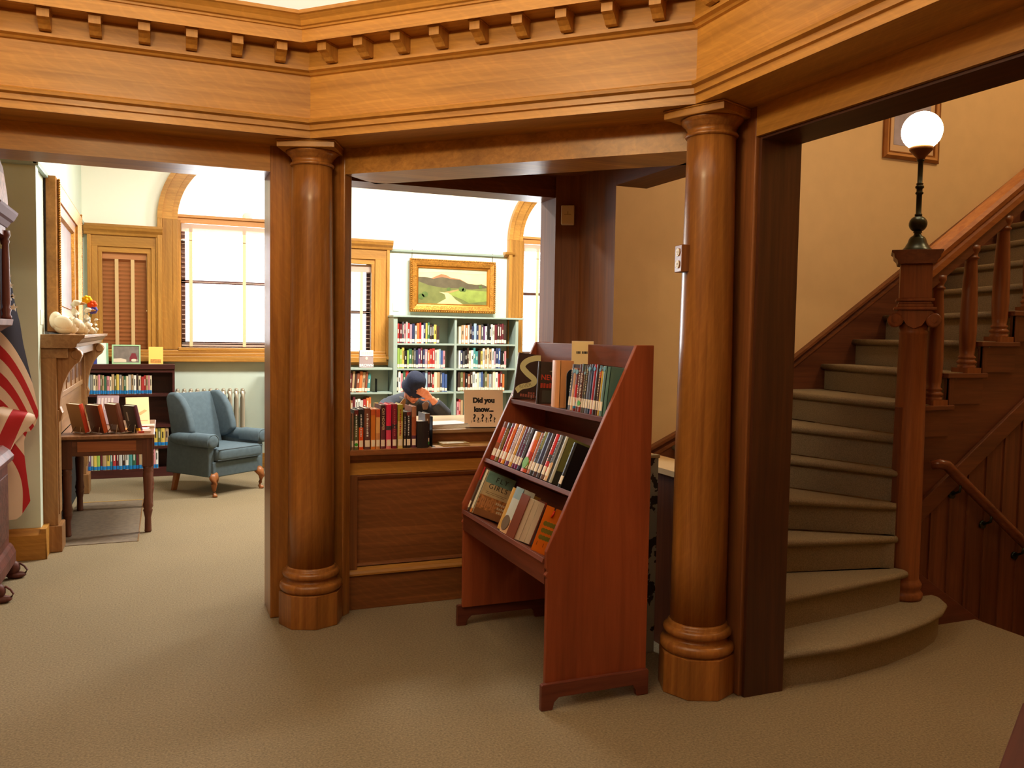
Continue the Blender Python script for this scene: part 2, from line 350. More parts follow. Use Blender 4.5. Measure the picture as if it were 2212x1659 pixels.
struct('wall_niche_right_base', MB().box(2.235, 2.435, 3.2, 4.4, 0, .845), shZ)
struct('trim_niche_ledge', MB().box(2.215, 2.45, 3.2, 4.2, .845, .872), BEIGE)
# plain surrounding walls of the rotunda behind the camera
struct('wall_rotunda_left', MB().box(-3.2, -3.0, -1.0, 4.785, 0, 3.3), oakZ)
struct('wall_rotunda_left_front', MB().box(-3.2, -1.465, 4.51, 4.785, 0, 3.35), oakZ)
struct('wall_rotunda_back', MB().box(-3.2, 2.435, -1.0, -.85, 0, 3.3), oakX)
struct('wall_rotunda_right_back', MB().box(2.22, 2.435, -.85, .75, 0, 3.3), oakY)
struct('wall_above_headers', MB().box(-3.2, 7.2, 4.60, 4.785, 3.3, 4.4), CREAM)
# stair hall
struct('wall_stair_far', MB().box(2.435, 7.2, 4.50, 4.785, -2.2, 5.2), BEIGE)
struct('wall_stair_end', MB().box(7.0, 7.2, -1.0, 4.5, -2.2, 5.2), BEIGE)
struct('wall_stair_near', MB().box(2.435, 7.2, -1.0, -.85, -2.2, 5.2), BEIGE)
struct('ceiling_stair_hall', MB().box(2.3, 7.2, -1.0, 4.785, 5.2, 5.3), CREAM)
struct('wall_stair_over_headers', MB().box(2.3, 2.435, -1.0, 4.785, 3.3, 5.2), BEIGE)

# ---- entablature of the octagon
OC = (-.272, 2.006); RI = 2.25; T8 = math.tan(PI / 8)
PROF = [(-.36, 2.44), (0, 2.44), (0, 2.473), (.012, 2.477), (.012, 2.500), (.030, 2.507), (.032, 2.521), (.004, 2.531), (0, 2.535), (0, 2.732),
        (.012, 2.736), (.018, 2.745), (.036, 2.752), (.036, 2.766), (.020, 2.769), (.020, 2.850), (.145, 2.850), (.145, 2.842), (.150, 2.842), (.150, 2.898),
        (.158, 2.900), (.160, 2.908), (.170, 2.912), (.178, 2.930), (.196, 2.948), (.206, 2.952), (.206, 2.968), (-.36, 2.968)]
FACES = [(PI / 2, 'left'), (PI / 4, 'diagonal'), (0, 'right'), (-PI / 4, ''), (-PI / 2, ''), (-3 * PI / 4, ''), (PI, ''), (3 * PI / 4, '')]
mod = MB()
mod.prism([(.02, 2.782), (.02, 2.850), (.118, 2.850), (.118, 2.808), (.095, 2.803), (.070, 2.790), (.055, 2.776), (.035, 2.772)], 'x', -.024, .024)
mod.box(-.029, .029, .0195, .124, 2.8435, 2.8505)
modob = None
for k, (ang, nm) in enumerate(FACES):
    s = MB(); n = len(PROF); vs = []
    for sgn in (-1, 1):
        for d, z in PROF: vs.append((sgn * (RI - d) * T8, -d, z))
    s.add(vs, [tuple(range(n)), tuple(range(n, 2 * n))] + [(i, (i + 1) % n, n + (i + 1) % n, n + i) for i in range(n)])
    o = s.build('trim_%d' % (k + 3), oakX); o['kind'] = 'structure'
    # local -y points at the centre of the octagon
    o.location = (OC[0] + RI * math.cos(ang), OC[1] + RI * math.sin(ang), 0); o.rotation_euler = (0, 0, ang - PI / 2)
    if k in (0, 1, 2):
        for i in range(9):
            x = (i - 4) * .196
            if modob is None:
                # mesh drawn with +depth; flip to -y
                mb = MB(Matrix.Scale(-1, 4, (0, 1, 0))); mb.v = [tuple(mb.T @ Vector(p)) for p in mod.v]; mb.f = mod.f; mb.m = mod.m; mb.sm = mod.sm
                modob = mb.build('modillion', oakZ); c = modob
            else:
                c = modob.copy(); COL.objects.link(c)
            c.parent = o; c.location = (x, 0, 0)
# white ceiling above the cornice
cd = MB(); rings = []
vs = []; fs = []
lev = [(2.75, 2.972), (2.2, 3.02), (1.75, 3.28), (1.2, 3.52), (.5, 3.64), (.02, 3.66)]
for r, z in lev:
    for k in range(32):
        a = 2 * PI * k / 32; vs.append((OC[0] + r * math.cos(a), OC[1] + r * math.sin(a), z))
for i in range(len(lev) - 1):
    for k in range(32): fs.append((i * 32 + k, i * 32 + (k + 1) % 32, (i + 1) * 32 + (k + 1) % 32, (i + 1) * 32 + k))
cd.add(vs, fs, 0, True)
cdo = struct('ceiling_rotunda', cd, plain('backlit_ceiling_glass', (.85, .83, .76, 1), .6, emit=(1, .95, .82, 1), es=.36))
struct('ceiling_over_arcade', MB().box(-3.2, 2.435, -1.0, 4.785, 3.70, 3.8), WHITE)

# ---- pendant lamp that lights the rotunda (above the picture)
pd = thing('pendant_lamp', 'brass pendant lamp with opal glass globes hanging from the rotunda ceiling', 'lamp', PEND)
MB().tube([(0, 0, .7), (0, 0, .05)], .012).lathe([(.01, .05), (.05, .04), (.06, .0), (.03, -.04), (.005, -.06)]).lathe([(.06, .71), (.06, .69), (.02, .66)]).build('stem', BRASS, pd)
GLOBE = plain('lit_opal_globe', (1, .9, .7, 1), .3, emit=(1, .74, .40, 1), es=132)
for k in range(4):
    a = PI / 4 + k * PI / 2; c = (.26 * math.cos(a), .26 * math.sin(a), -.02)
    MB().tube([(0, 0, 0), (c[0] * .6, c[1] * .6, -.05), (c[0], c[1], .02), (c[0], c[1], .07)], .009).build('arm', BRASS, pd)
    MB().ball((c[0], c[1], c[2] - .02), .06, 16).build('globe', GLOBE, pd)
    MB().lathe([(.02, -.075), (.07, -.068), (.105, -.052), (.108, -.048), (.07, -.062), (.02, -.069)], (c[0], c[1], c[2] - .02), 24).build('added_light_block_cup', BRASS, pd)  # unseen cup added below each globe to keep direct light off the floor

# ================================================================ COLUMNS
def column(c, ang, label):
    t = thing('oak_column', label, 'column', (c[0], c[1], 0), ang + PI / 2)   # local +y points away from the octagon's centre
    ap = .151; R8 = ap / math.cos(PI / 8)
    MB().prism([(R8 * math.cos(PI / 8 + k * PI / 4), R8 * math.sin(PI / 8 + k * PI / 4)) for k in range(8)], 'z', 0, .172).build('plinth', colZ, t, bevel=.004)
    pr = [(.130, .172), (.150, .174)] + [(.139 + .020 * math.cos(a), .198 + .024 * math.sin(a)) for a in [-PI / 2 + i * PI / 8 for i in range(9)]]
    pr += [(.134, .223), (.126, .228), (.124, .238), (.128, .243)] + [(.129 + .016 * math.cos(a), .262 + .018 * math.sin(a)) for a in [-PI / 2 + i * PI / 8 for i in range(9)]] + [(.126, .282), (.126, .292), (.119, .30)]
    MB().lathe(pr, n=40).build('base_moulding', colZ, t)
    MB().lathe([(.1175, .298), (.1165, .6), (.1145, 1.0), (.111, 1.4), (.1065, 1.8), (.102, 2.15), (.0995, 2.335)], n=48).build('shaft', colZ, t)
    MB().lathe([(.099, 2.328), (.106, 2.330), (.110, 2.337), (.106, 2.344), (.100, 2.346), (.100, 2.366), (.106, 2.368), (.106, 2.374), (.110, 2.376), (.110, 2.380), (.121, 2.386), (.128, 2.396), (.130, 2.403)], n=40).build('capital', colZ, t)
    MB().box(-.142, .142, -.142, .142, 2.403, 2.432).box(-.146, .146, -.146, .146, 2.432, 2.4395).build('abacus', oakX, t, bevel=.003)
    return t
c1 = column((.695, 4.412), math.radians(67.5), 'round oak column at the left end of the counter full of books')
c2 = column((2.11, 3.01), math.radians(22.5), 'round oak column between the book rack and the stairs, with an outlet on it')
column((2 * OC[0] - .695, 4.412), math.radians(112.5), 'round oak column beyond the left edge of the reading room opening')
column((2.11, 2 * OC[1] - 3.01), math.radians(-22.5), 'round oak column on the near side of the stair opening')

# outlet box strapped to the right column, facing the niche
oa = math.radians(170); ox, oy = 2.11 + .112 * math.cos(oa), 3.01 + .112 * math.sin(oa)
ot = thing('outlet', 'ivory duplex power outlet on a small wooden block on the round column', 'outlet', (ox, oy, 1.83), oa + PI / 2)
MB().box(-.036, .036, -.022, .02, -.056, .056).build('wooden_block', dkZ, ot, bevel=.003)
for z in (.026, -.024):
    MB().lathe([(.0165, -.026), (.0165, -.0219)], (0, 0, z), 18, ax='y').build('socket', PLASTIC, ot)
    MB().box(-.008, -.0055, -.0265, -.0259, z - .003, z + .006).box(.0055, .008, -.0265, -.0259, z - .003, z + .006).box(-.002, .002, -.0265, -.0259, z - .010, z - .006).build('slot', INK, ot)
# white thermostat on the niche pillar
tt = thing('thermostat', 'small ivory thermostat box high on the dark niche pillar', 'thermostat', (2.172, 4.493, 2.20), math.radians(-29))
MB().box(-.038, .038, -.03, .012, -.056, .056).build('cover', PLASTIC, tt, bevel=.005)
MB().box(-.02, .02, -.032, -.029, .0, .004).box(-.003, .003, -.0325, -.029, .004, .02).build('dial_slot', plainc((190, 175, 150)), tt)

# ================================================================ COUNTER under the niche opening
ct = thing('counter', 'brown oak panelled counter with a ledge, between column and book rack', 'counter', (1.55, 4.55, 0))
T = W((1.55, 4.55, 0)); x0, x1 = .905, 2.20
MB(T).box(x0, x1, 4.53, 4.64, 0, .845).build('panel', dkX, ct)
MB(T).box(x0, x1, 4.50, 4.53, .0, .185).build('baseboard', dkX, ct, bevel=.003)
MB(T).prism([(4.50, .185), (4.488, .19), (4.488, .20), (4.497, .212), (4.510, .222), (4.518, .228), (4.53, .23), (4.53, .185)], 'x', x0, x1).build('base_moulding', oakX, ct)
MB(T).box(x0, .955, 4.505, 4.53, .185, .735).build('stile', dkZ, ct, bevel=.002)
MB(T).box(2.15, x1, 4.505, 4.53, .185, .735).build('stile', dkZ, ct, bevel=.002)
MB(T).box(x0, x1, 4.505, 4.53, .735, .81).build('top_rail', oakX, ct, bevel=.002)
MB(T).prism([(4.53, .735), (4.512, .735), (4.508, .728), (4.514, .718), (4.522, .708), (4.53, .706)], 'x', .955, 2.15).build('panel_moulding', dkX, ct)
MB(T).prism([(4.53, .228), (4.516, .235), (4.520, .245), (4.53, .25)], 'x', .955, 2.15).build('panel_moulding', dkX, ct)
MB(T).prism([(4.53, .80), (4.505, .80), (4.498, .812), (4.480, .822), (4.468, .836), (4.462, .845), (4.452, .848), (4.452, .875), (4.66, .875), (4.66, .80)], 'x', .86, 2.22).build('ledge_moulding', dkX, ct, bevel=.002)
MB(T).box(.91, 2.13, 4.475, 4.658, .8745, .8754).build('ledge_top', wood('ledge_oak', (.56, .30, .09, 1), (.42, .20, .05, 1), 'X'), ct)
# circulation desk behind it, a step higher
dk = thing('circulation_desk', 'brown oak desk with a pale raised top, behind the counter', 'desk', (1.6, 5.1, 0)); T = W((1.6, 5.1, 0))
MB(T).box(.95, 2.12, 4.665, 5.45, 0, .925).build('body', dkX, dk)
MB(T).prism([(4.79, .925), (4.79, .93)][:0] + [(4.665, .925), (4.650, .932), (4.645, .952), (5.47, .952), (5.47, .925)], 'x', .93, 2.12).build('desktop', wood('desk_top_wood', (.62, .46, .30, 1), (.5, .35, .22, 1), 'X', rough=.25), dk, bevel=.002)

# ================================================================ BOOKS
NAMED = {'black': (30, 28, 30), 'dark brown': (66, 44, 36), 'maroon': (112, 32, 42), 'red': (196, 44, 42), 'orange': (226, 112, 44), 'yellow': (226, 190, 70), 'cream': (234, 216, 178),
         'white': (242, 236, 222), 'tan': (190, 150, 104), 'olive green': (110, 112, 60), 'green': (56, 110, 74), 'lime green': (150, 190, 70), 'teal': (62, 150, 150), 'pale blue': (150, 180, 205),
         'navy blue': (44, 54, 96), 'blue': (62, 92, 160), 'purple': (104, 66, 116), 'pink': (222, 130, 140), 'grey': (140, 136, 132), 'dark grey': (76, 74, 78), 'rust brown': (150, 74, 44), 'pale grey': (196, 192, 184), 'mauve': (176, 140, 160)}
def cmat(n): return plain('cover_' + n.replace(' ', '_'), S(*[.80 * c + .20 * sum(NAMED[n]) / 3 for c in NAMED[n]]), .45, spec=.35) if isinstance(n, str) else plain('cover_%d_%d_%d' % n, S(*n), .4, spec=.4)
def book_mesh(mats, w, h, d, bands=None, name='book'):
    """upright book, spine at local -y, thickness along x; bands = [(top fraction, material index)] on the spine, from the bottom"""
    b = MB(); t = min(.003, w * .12)
    b.box(0, t, 0, d, 0, h, 0); b.box(w - t, w, 0, d, 0, h, 0)
    z = 0
    for fr, mi in (bands or [(1, 0)]):
        z2 = fr * h; n = 5
        prof = [(w * i / n, -min(.006, w * .16) * math.sin(PI * i / n)) for i in range(n + 1)] + [(w, .003), (0, .003)]
        b.prism(prof, 'z', z, z2, mi, False); z = z2
    return b.build(name, mats)
# unit book for the far shelves: cover, pages, white sticker
def unit_book(stick, bar):
    b = MB(); b.box(0, .12, 0, 1, 0, 1, 0); b.box(.88, 1, 0, 1, 0, 1, 0)
    b.prism([(0, 0), (.2, -.025), (.5, -.035), (.8, -.025), (1, 0), (1, .03), (0, .03)], 'z', 0, 1, 0)
    b.box(.12, .88, .03, .97, .015, .975, 1)
    z0, z1 = stick
    b.prism([(.02, -.004), (.2, -.032), (.5, -.043), (.8, -.032), (.98, -.004)], 'z', z0, z1, 2)
    if bar: b.prism([(.34, -.034), (.5, -.041), (.66, -.034)], 'z', bar[0], bar[1], 3)
    o = b.build('book', [WHITE, PAPER, STICK, plain('spine_print', S(232, 222, 204), .6)])
    return o
UNITS = None
ORD = 'first second third fourth fifth sixth seventh eighth ninth tenth eleventh twelfth thirteenth fourteenth fifteenth sixteenth seventeenth eighteenth nineteenth twentieth'.split()
def ordinal(i): return ORD[i] if i < 20 else 'twenty-' + ORD[i - 20]
UB = [unit_book((.06, .22), (.42, .86)), unit_book((.05, .21), None), unit_book((.07, .23), (.5, .7))]
UBB = [unit_book((.02, .20), (.45, .8)), unit_book((.02, .20), None)]
for o in UB + UBB: pass
UBused = set()
def far_row(x0, x1, y, z, names, where, group, hmin=.2, hmax=.245, dep=.15, blue=False, lean=0):
    rnd = random.Random(int(x0 * 1000) + int(z * 777)); n = len(names); ws = [rnd.uniform(.75, 1.3) for _ in names]; k = (x1 - x0) / sum(ws); x = x0
    for i, nm in enumerate(names):
        w = ws[i] * k; src = rnd.choice(UBB if blue else UB)
        if src.name in UBused: o = src.copy(); COL.objects.link(o)
        else: o = src; UBused.add(src.name)
        h = rnd.uniform(hmin, hmax); o.location = (x, y + rnd.uniform(0, .012), z); o.scale = (w * .97, dep, h)
        if lean: o.rotation_euler = (0, math.radians(lean), 0)
        o.material_slots[0].link = 'OBJECT'; o.material_slots[0].material = cmat(nm)
        if blue: o.material_slots[2].link = 'OBJECT'; o.material_slots[2].material = BLUEST
        dark = nm in ('cream', 'white', 'yellow', 'pale grey', 'tan', 'pink')
        if len(o.material_slots) > 3: o.material_slots[3].link = 'OBJECT'; o.material_slots[3].material = INK if dark else MATS['spine_print']
        tag(o, '%s book, %s from the left %s' % (nm, ordinal(i), where), 'book', group)
        x += w

# ---- books standing on the counter ledge (each with pages, label, print)
def full_book(name, label, loc, w, h, d, cover, spine=None, sticker=(.015, .05), dot=None, rz=0, rot=None, group=None, title=None, tcol=None, tsize=.015, tz=.6, marks=0, scol=None, cat='book', front=None):
    mats = [cmat(cover)]; bands = None
    if spine:
        bands = []
        for fr, c in spine:
            m = cmat(c)
            if m not in mats: mats.append(m)
            bands.append((fr, mats.index(m)))
    o = book_mesh(mats, w, h, d, bands, name); o.location = loc; o.rotation_euler = rot if rot else (0, 0, rz)
    tag(o, label, cat, group)
    MB().box(.003, w - .003, .004, d - .005, .004, h - .005).build('pages', PAPER, o)
    bul = -min(.006, w * .16) - .0006
    if sticker:
        MB().prism([(w * .1, bul * .5 - .0006), (w * .35, bul - .0003), (w * .65, bul - .0003), (w * .9, bul * .5 - .0006), (w * .9, 0), (w * .1, 0)], 'z', sticker[0], sticker[1]).build('label_sticker', STICK if scol is None else plainc(scol), o)
    if dot: MB().lathe([(w * .42, bul - .0012), (w * .42, 0)], (w / 2, 0, dot[1]), 14, ax='y').build('sticker_dot', plainc(dot[0]), o)
    if title: text(title, tsize, Matrix.Translation((w / 2, bul - .0006, h * tz)) @ Matrix.Rotation(PI / 2, 4, 'X') @ Matrix.Rotation(-PI / 2, 4, 'Z'), plainc(tcol), o)
    if marks:
        rnd = random.Random(label); m = MB(); z = sticker[1] + .02 if sticker else .03
        while z < h - .025:
            l = rnd.uniform(.004, .010); m.box(w * .34, w * .34 + w * .32 * rnd.uniform(.6, 1), bul - .0005, bul + .0008, z, z + l); z += l + rnd.uniform(.002, .006)
        m.build('spine_print', plainc(tcol or (225, 215, 195)), o)
    return o
GC = 'books standing on the counter ledge'
CB = [ # px left, px right, px top, cover, spine bands, title, sticker, dot, label colour words
    (747, 758, 890, (120, 140, 110), [(.84, (112, 132, 104)), (1, (170, 110, 90))], None, None, 'pale green book with a white label, first at the left end of the counter row'),
    (759, 764, 893, (150, 110, 84), None, None, None, 'thin tan book squeezed second in the counter row'),
    (765, 774, 886, (84, 82, 50), [(.6, (104, 100, 60)), (.86, (70, 72, 44)), (1, (110, 44, 36))], None, (60, 170, 50), 'olive green book with a round green dot on its label, on the counter'),
    (775, 785, 884, (44, 36, 32), [(.2, (232, 90, 34)), (.55, (232, 90, 34)), (1, (40, 36, 34))], None, None, 'book with a black upper and orange lower spine on the counter'),
    (787, 800, 882, (112, 66, 52), [(.55, (100, 62, 58)), (1, (128, 74, 54))], None, None, 'thick brown hardback, fifth in the counter row'),
    (801, 811, 884, (216, 120, 40), [(.85, (214, 122, 44)), (1, (206, 92, 44))], None, None, 'plain orange book with a white label on the counter'),
    (812, 821, 884, (214, 150, 86), [(.4, (206, 140, 84)), (.8, (226, 170, 104)), (1, (196, 80, 44))], None, None, 'orange and cream patterned book, seventh in the counter row'),
    (822, 832, 875, (96, 44, 48), [(.5, (110, 52, 60)), (1, (70, 38, 36))], 'CAY HOOPER', None, 'tall maroon book with big pale capitals on the spine, on the counter'),
    (834, 845, 874, (228, 42, 84), [(.18, (224, 130, 130)), (.42, (226, 72, 104)), (.52, (70, 64, 66)), (1, (230, 40, 80))], None, None, 'bright pink book with a grey band on its spine, on the counter'),
    (847, 857, 873, (142, 34, 54), [(.45, (128, 36, 54)), (.55, (60, 48, 54)), (1, (140, 34, 50))], None, None, 'dark red book right of the bright pink one on the counter'),
    (859, 870, 874, (190, 170, 90), [(.62, (216, 190, 116)), (1, (168, 158, 52))], None, None, 'yellow-green book with red lettering, eleventh in the counter row'),
    (872, 877, 890, (62, 44, 38), None, None, None, 'thin black-brown book with white print, in front half of the counter row'),
    (878, 887, 890, (46, 36, 36), [(.9, (44, 34, 34)), (1, (120, 48, 40))], None, None, 'dark book with red head and white lettering on the counter'),
    (889, 899, 878, (150, 80, 52), [(.3, (96, 52, 72)), (.75, (160, 84, 52)), (1, (176, 120, 92))], None, None, 'rust brown book fading to purple at the foot, on the counter'),
]
PROTO = []
for i, (pa, pb, pt, cov, sp, ti, dot, lab) in enumerate(CB):
    yy = 4.485; xa = ony(pa, 960, yy)[0]; xb = ony(pb, 960, yy)[0]; zt = ony(pa, pt, yy)[2]
    full_book('book', lab, (xa, yy, .8755), xb - xa - .0008, zt - .8755, .15, cov, sp, dot=((60, 170, 50), .028) if dot else None, group=GC, title=ti,
              tcol=(226, 200, 160) if i in (7,) else ((170, 40, 40) if i == 10 else ((176, 90, 90) if i == 9 else (225, 225, 220))), tsize=min(.026, (xb - xa) * .75), tz=.68 if i in (3, 7, 9, 10) else .55, marks=1 if i in (2, 3, 4, 9, 10, 11, 12) else 0)
# three books turned cover-out at the right end, against a black bookend
full_book('book', 'small black paperback turned cover-out in front, near the end of the counter row', (1.275, 4.475, .8755), .062, .146, .10, (34, 30, 32), None, sticker=None, group=GC, rz=0)
bk = full_book('book', 'taller black book leaning behind the small black paperback on the counter', (1.327, 4.50, .8755), .026, .185, .14, (40, 34, 34), [(.7, (44, 36, 34)), (1, (110, 78, 56))], dot=((50, 150, 60), .022), group=GC, marks=1)
be = thing('bookend', 'black metal bookend closing the counter row of books', 'bookend', (1.365, 4.49, .8755))
MB().box(0, .003, 0, .12, 0, .17).build('upright', BLACK, be, bevel=.001); MB().box(.003, .02, 0, .12, 0, .0015).build('foot', BLACK, be)
# flat book on the ledge
fb = full_book('book', 'slim illustrated book lying flat on the counter ledge', (1.44, 4.49, .8765), .014, .16, .105, (170, 140, 70), None, sticker=None, rot=(0, PI / 2, math.radians(4)))
fb.matrix_world = Matrix(((0, 0, 1, 1.43), (0, -1, 0, 4.60), (1, 0, 0, .876), (0, 0, 0, 1)))
MB().box(.0142, .0147, .008, .098, .01, .15).build('cover_picture', plain('cover_art_brown', S(150, 120, 66), .5, var=.5, vscale=40), fb)
MB().box(.0142, .0150, .072, .086, .03, .13).build('cover_print', plainc((240, 232, 214)), fb)
# papers on the desk
pp = thing('paper_stack', 'loose stack of white papers on the desk beside the sign', 'papers', (1.53, 4.80, .9525), .1)
for i in range(4): MB(Matrix.Rotation((i - 1.5) * .07, 4, 'Z')).box(-.13, .13, -.09, .09, i * .006, i * .006 + .005).build('sheet', plainc((244, 240, 232)) if i < 3 else plainc((200, 196, 196)), pp)
# the sign
sg = thing('sign', 'white framed card reading Did you know, standing on the desk', 'sign', (1.755, 4.72, .9525), -.09, rot=(math.radians(-6), 0, -.13))
MB().box(-.117, .117, 0, .004, 0, .218).build('card', plain('sign_paper', S(240, 214, 186), .6), sg)
MB().box(-.119, .119, .004, .007, 0, .222).box(-.119, .119, -.06, .06, 0, .003).build('holder', plain('clear_plastic', S(235, 225, 210), .15, spec=.6), sg)
up = lambda x, z, y=-.0005: basis((x, y, z), (1, 0, 0), (0, 0, 1))
for body, z, sz in (('Did you', .158, .041), ('know...', .104, .041)): text(body, sz, up(0, z), INK, sg, off=.0026, ext=.0006)
for i in range(3):
    text('?', .062, up(-.058 + i * .05, .052), INK, sg, off=.0015, ext=.0006); text('?', .040, up(-.035 + i * .05, .040), INK, sg, off=.001, ext=.0006); text('?', .022, up(-.074 + i * .05, .030), INK, sg, ext=.0006)

# ================================================================ BOOK RACK
RY0, RY1 = 3.03, 4.075                       # near and far ends
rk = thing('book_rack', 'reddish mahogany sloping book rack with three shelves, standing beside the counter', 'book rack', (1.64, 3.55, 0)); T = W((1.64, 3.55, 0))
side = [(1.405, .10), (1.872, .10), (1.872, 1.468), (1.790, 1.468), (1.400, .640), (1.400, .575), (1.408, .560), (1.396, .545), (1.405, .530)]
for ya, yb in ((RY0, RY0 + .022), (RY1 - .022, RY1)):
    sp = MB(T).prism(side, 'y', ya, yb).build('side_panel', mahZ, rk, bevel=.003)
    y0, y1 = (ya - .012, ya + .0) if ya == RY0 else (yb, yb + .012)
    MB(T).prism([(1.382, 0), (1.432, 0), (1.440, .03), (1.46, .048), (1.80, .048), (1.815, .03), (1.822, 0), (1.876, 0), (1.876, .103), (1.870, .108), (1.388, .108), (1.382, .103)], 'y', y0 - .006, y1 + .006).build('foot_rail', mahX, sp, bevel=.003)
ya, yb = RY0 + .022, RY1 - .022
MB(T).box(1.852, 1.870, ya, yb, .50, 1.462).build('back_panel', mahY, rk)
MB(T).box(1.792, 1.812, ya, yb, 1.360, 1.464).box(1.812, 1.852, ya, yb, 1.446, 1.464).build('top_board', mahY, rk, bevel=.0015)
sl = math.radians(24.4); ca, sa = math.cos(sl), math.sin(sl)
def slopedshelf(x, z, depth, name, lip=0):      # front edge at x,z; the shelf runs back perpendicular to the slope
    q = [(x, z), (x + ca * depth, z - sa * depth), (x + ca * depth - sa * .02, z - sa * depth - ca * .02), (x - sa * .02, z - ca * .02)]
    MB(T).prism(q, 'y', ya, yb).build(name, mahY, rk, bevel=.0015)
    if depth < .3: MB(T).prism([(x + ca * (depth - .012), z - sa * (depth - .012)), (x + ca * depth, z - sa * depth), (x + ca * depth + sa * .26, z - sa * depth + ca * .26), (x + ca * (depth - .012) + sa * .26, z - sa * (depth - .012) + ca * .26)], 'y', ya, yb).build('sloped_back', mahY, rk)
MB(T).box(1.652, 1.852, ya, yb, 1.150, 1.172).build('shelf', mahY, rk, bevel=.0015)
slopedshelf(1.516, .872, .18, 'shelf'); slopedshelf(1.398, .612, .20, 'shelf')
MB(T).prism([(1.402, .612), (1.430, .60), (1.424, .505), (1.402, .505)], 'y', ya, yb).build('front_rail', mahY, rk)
def rackbook(px, py, z, x, lean):               # left-bottom-front corner from the photo, on the shelf edge
    return None
def rrot(lean): return (Matrix.Rotation(-PI / 2, 4, 'Z') @ Matrix.Rotation(-lean, 4, 'X')).to_euler()
def yat(px, py, x): return float(onx(px, py, x)[1])
GT = 'books on the top shelf of the rack'; GM = 'books on the middle shelf of the rack'
def row_books(spec, x, z, lean, py, grp, depth, end=None):
    for i, (pa, pb, h, cov, spn, title, tc, tz, dot, lab, mk) in enumerate(spec):
        y0, y1 = yat(pa, py, x), yat(pb, py, x)
        if end: ya_, yb_ = yat(spec[0][0], py, x), yat(spec[-1][1], py, x); y0, y1 = [ya_ + (v - ya_) * (end - ya_) / (yb_ - ya_) for v in (y0, y1)]
        w = y0 - y1 - .0006
        full_book('book', lab, (x, y0, z), w, h, depth, cov, spn, rot=rrot(lean), group=grp, title=title, tcol=tc, tsize=min(.024, w * .85), tz=tz, sticker=(.022, .06) if w > .008 else None,
                  marks=mk, dot=dot)
TOPR = [ # px l, px r at py 870
    (1226, 1231, .205, (112, 120, 142), None, None, (230, 225, 215), .5, None, 'slim blue-grey book right of the black bookend on the rack top shelf', 1),
    (1231.5, 1238, .19, (222, 170, 130), [(.5, (226, 176, 136)), (1, (206, 160, 130))], None, (90, 50, 60), .5, ((120, 170, 190), .175), 'peach spine with a pale blue dot near its head, rack top shelf', 0),
    (1238.5, 1246, .188, (150, 40, 40), [(.06, (120, 40, 40)), (.22, (30, 110, 150)), (.62, (190, 44, 44)), (1, (110, 60, 60))], None, (40, 20, 24), .5, ((110, 160, 180), .172), 'red book with a blue band low on its spine, rack top shelf', 0),
    (1246.5, 1252, .208, (104, 58, 56), [(.5, (120, 72, 64)), (1, (100, 70, 78))], None, (235, 225, 205), .5, None, 'thin brown-red book just left of the green-dotted one, rack top shelf', 1),
    (1252.5, 1260.5, .210, (88, 54, 48), [(.14, (140, 46, 38)), (.85, (92, 58, 52)), (1, (70, 80, 72))], 'RED RISING', (226, 196, 160), .52, ((70, 170, 60), .038), 'brown book lettered RED RISING with a green label dot, rack top shelf', 0),
    (1261, 1266, .205, (84, 78, 66), None, None, (150, 140, 110), .5, ((110, 150, 165), .17), 'olive brown book right of the one lettered RED RISING, rack top shelf', 1),
    (1266.5, 1271.5, .207, (72, 66, 60), None, None, (200, 180, 120), .5, None, 'narrow dark brown book with fine gold print, rack top shelf', 1),
    (1272, 1279, .210, (92, 96, 116), None, None, (90, 110, 140), .5, ((100, 160, 190), .19), 'slate grey-blue book with a blue dot, rack top shelf', 0),
    (1279.5, 1285, .212, (40, 56, 88), None, None, (60, 90, 130), .5, None, 'plain navy book without a dot, rack top shelf', 0),
    (1285.5, 1292, .212, (168, 46, 60), None, None, (90, 40, 60), .5, ((90, 160, 210), .192), 'crimson book with a bright blue dot, rack top shelf', 0),
    (1292.5, 1301, .212, (60, 46, 42), None, None, (70, 55, 50), .5, None, 'wide blackish brown book right of the crimson one, rack top shelf', 0),
    (1301.5, 1307, .21, (86, 50, 34), [(.75, (84, 52, 36)), (.92, (214, 100, 50)), (1, (90, 130, 150))], None, (225, 200, 160), .5, ((90, 150, 180), .19), 'brown book with an orange head and white print, rack top shelf', 1),
    (1307.5, 1312, .207, (190, 160, 50), [(.9, (206, 170, 54)), (1, (110, 130, 120))], None, (110, 90, 30), .5, None, 'yellow book near the right end of the rack top shelf', 0),
    (1312.5, 1320, .209, (104, 136, 130), None, None, (60, 90, 90), .5, ((90, 150, 170), .195), 'teal spine at the right end of the rack top shelf', 0),
]
row_books(TOPR, 1.664, 1.1725, math.radians(6), 885, GT, .15, 3.088)
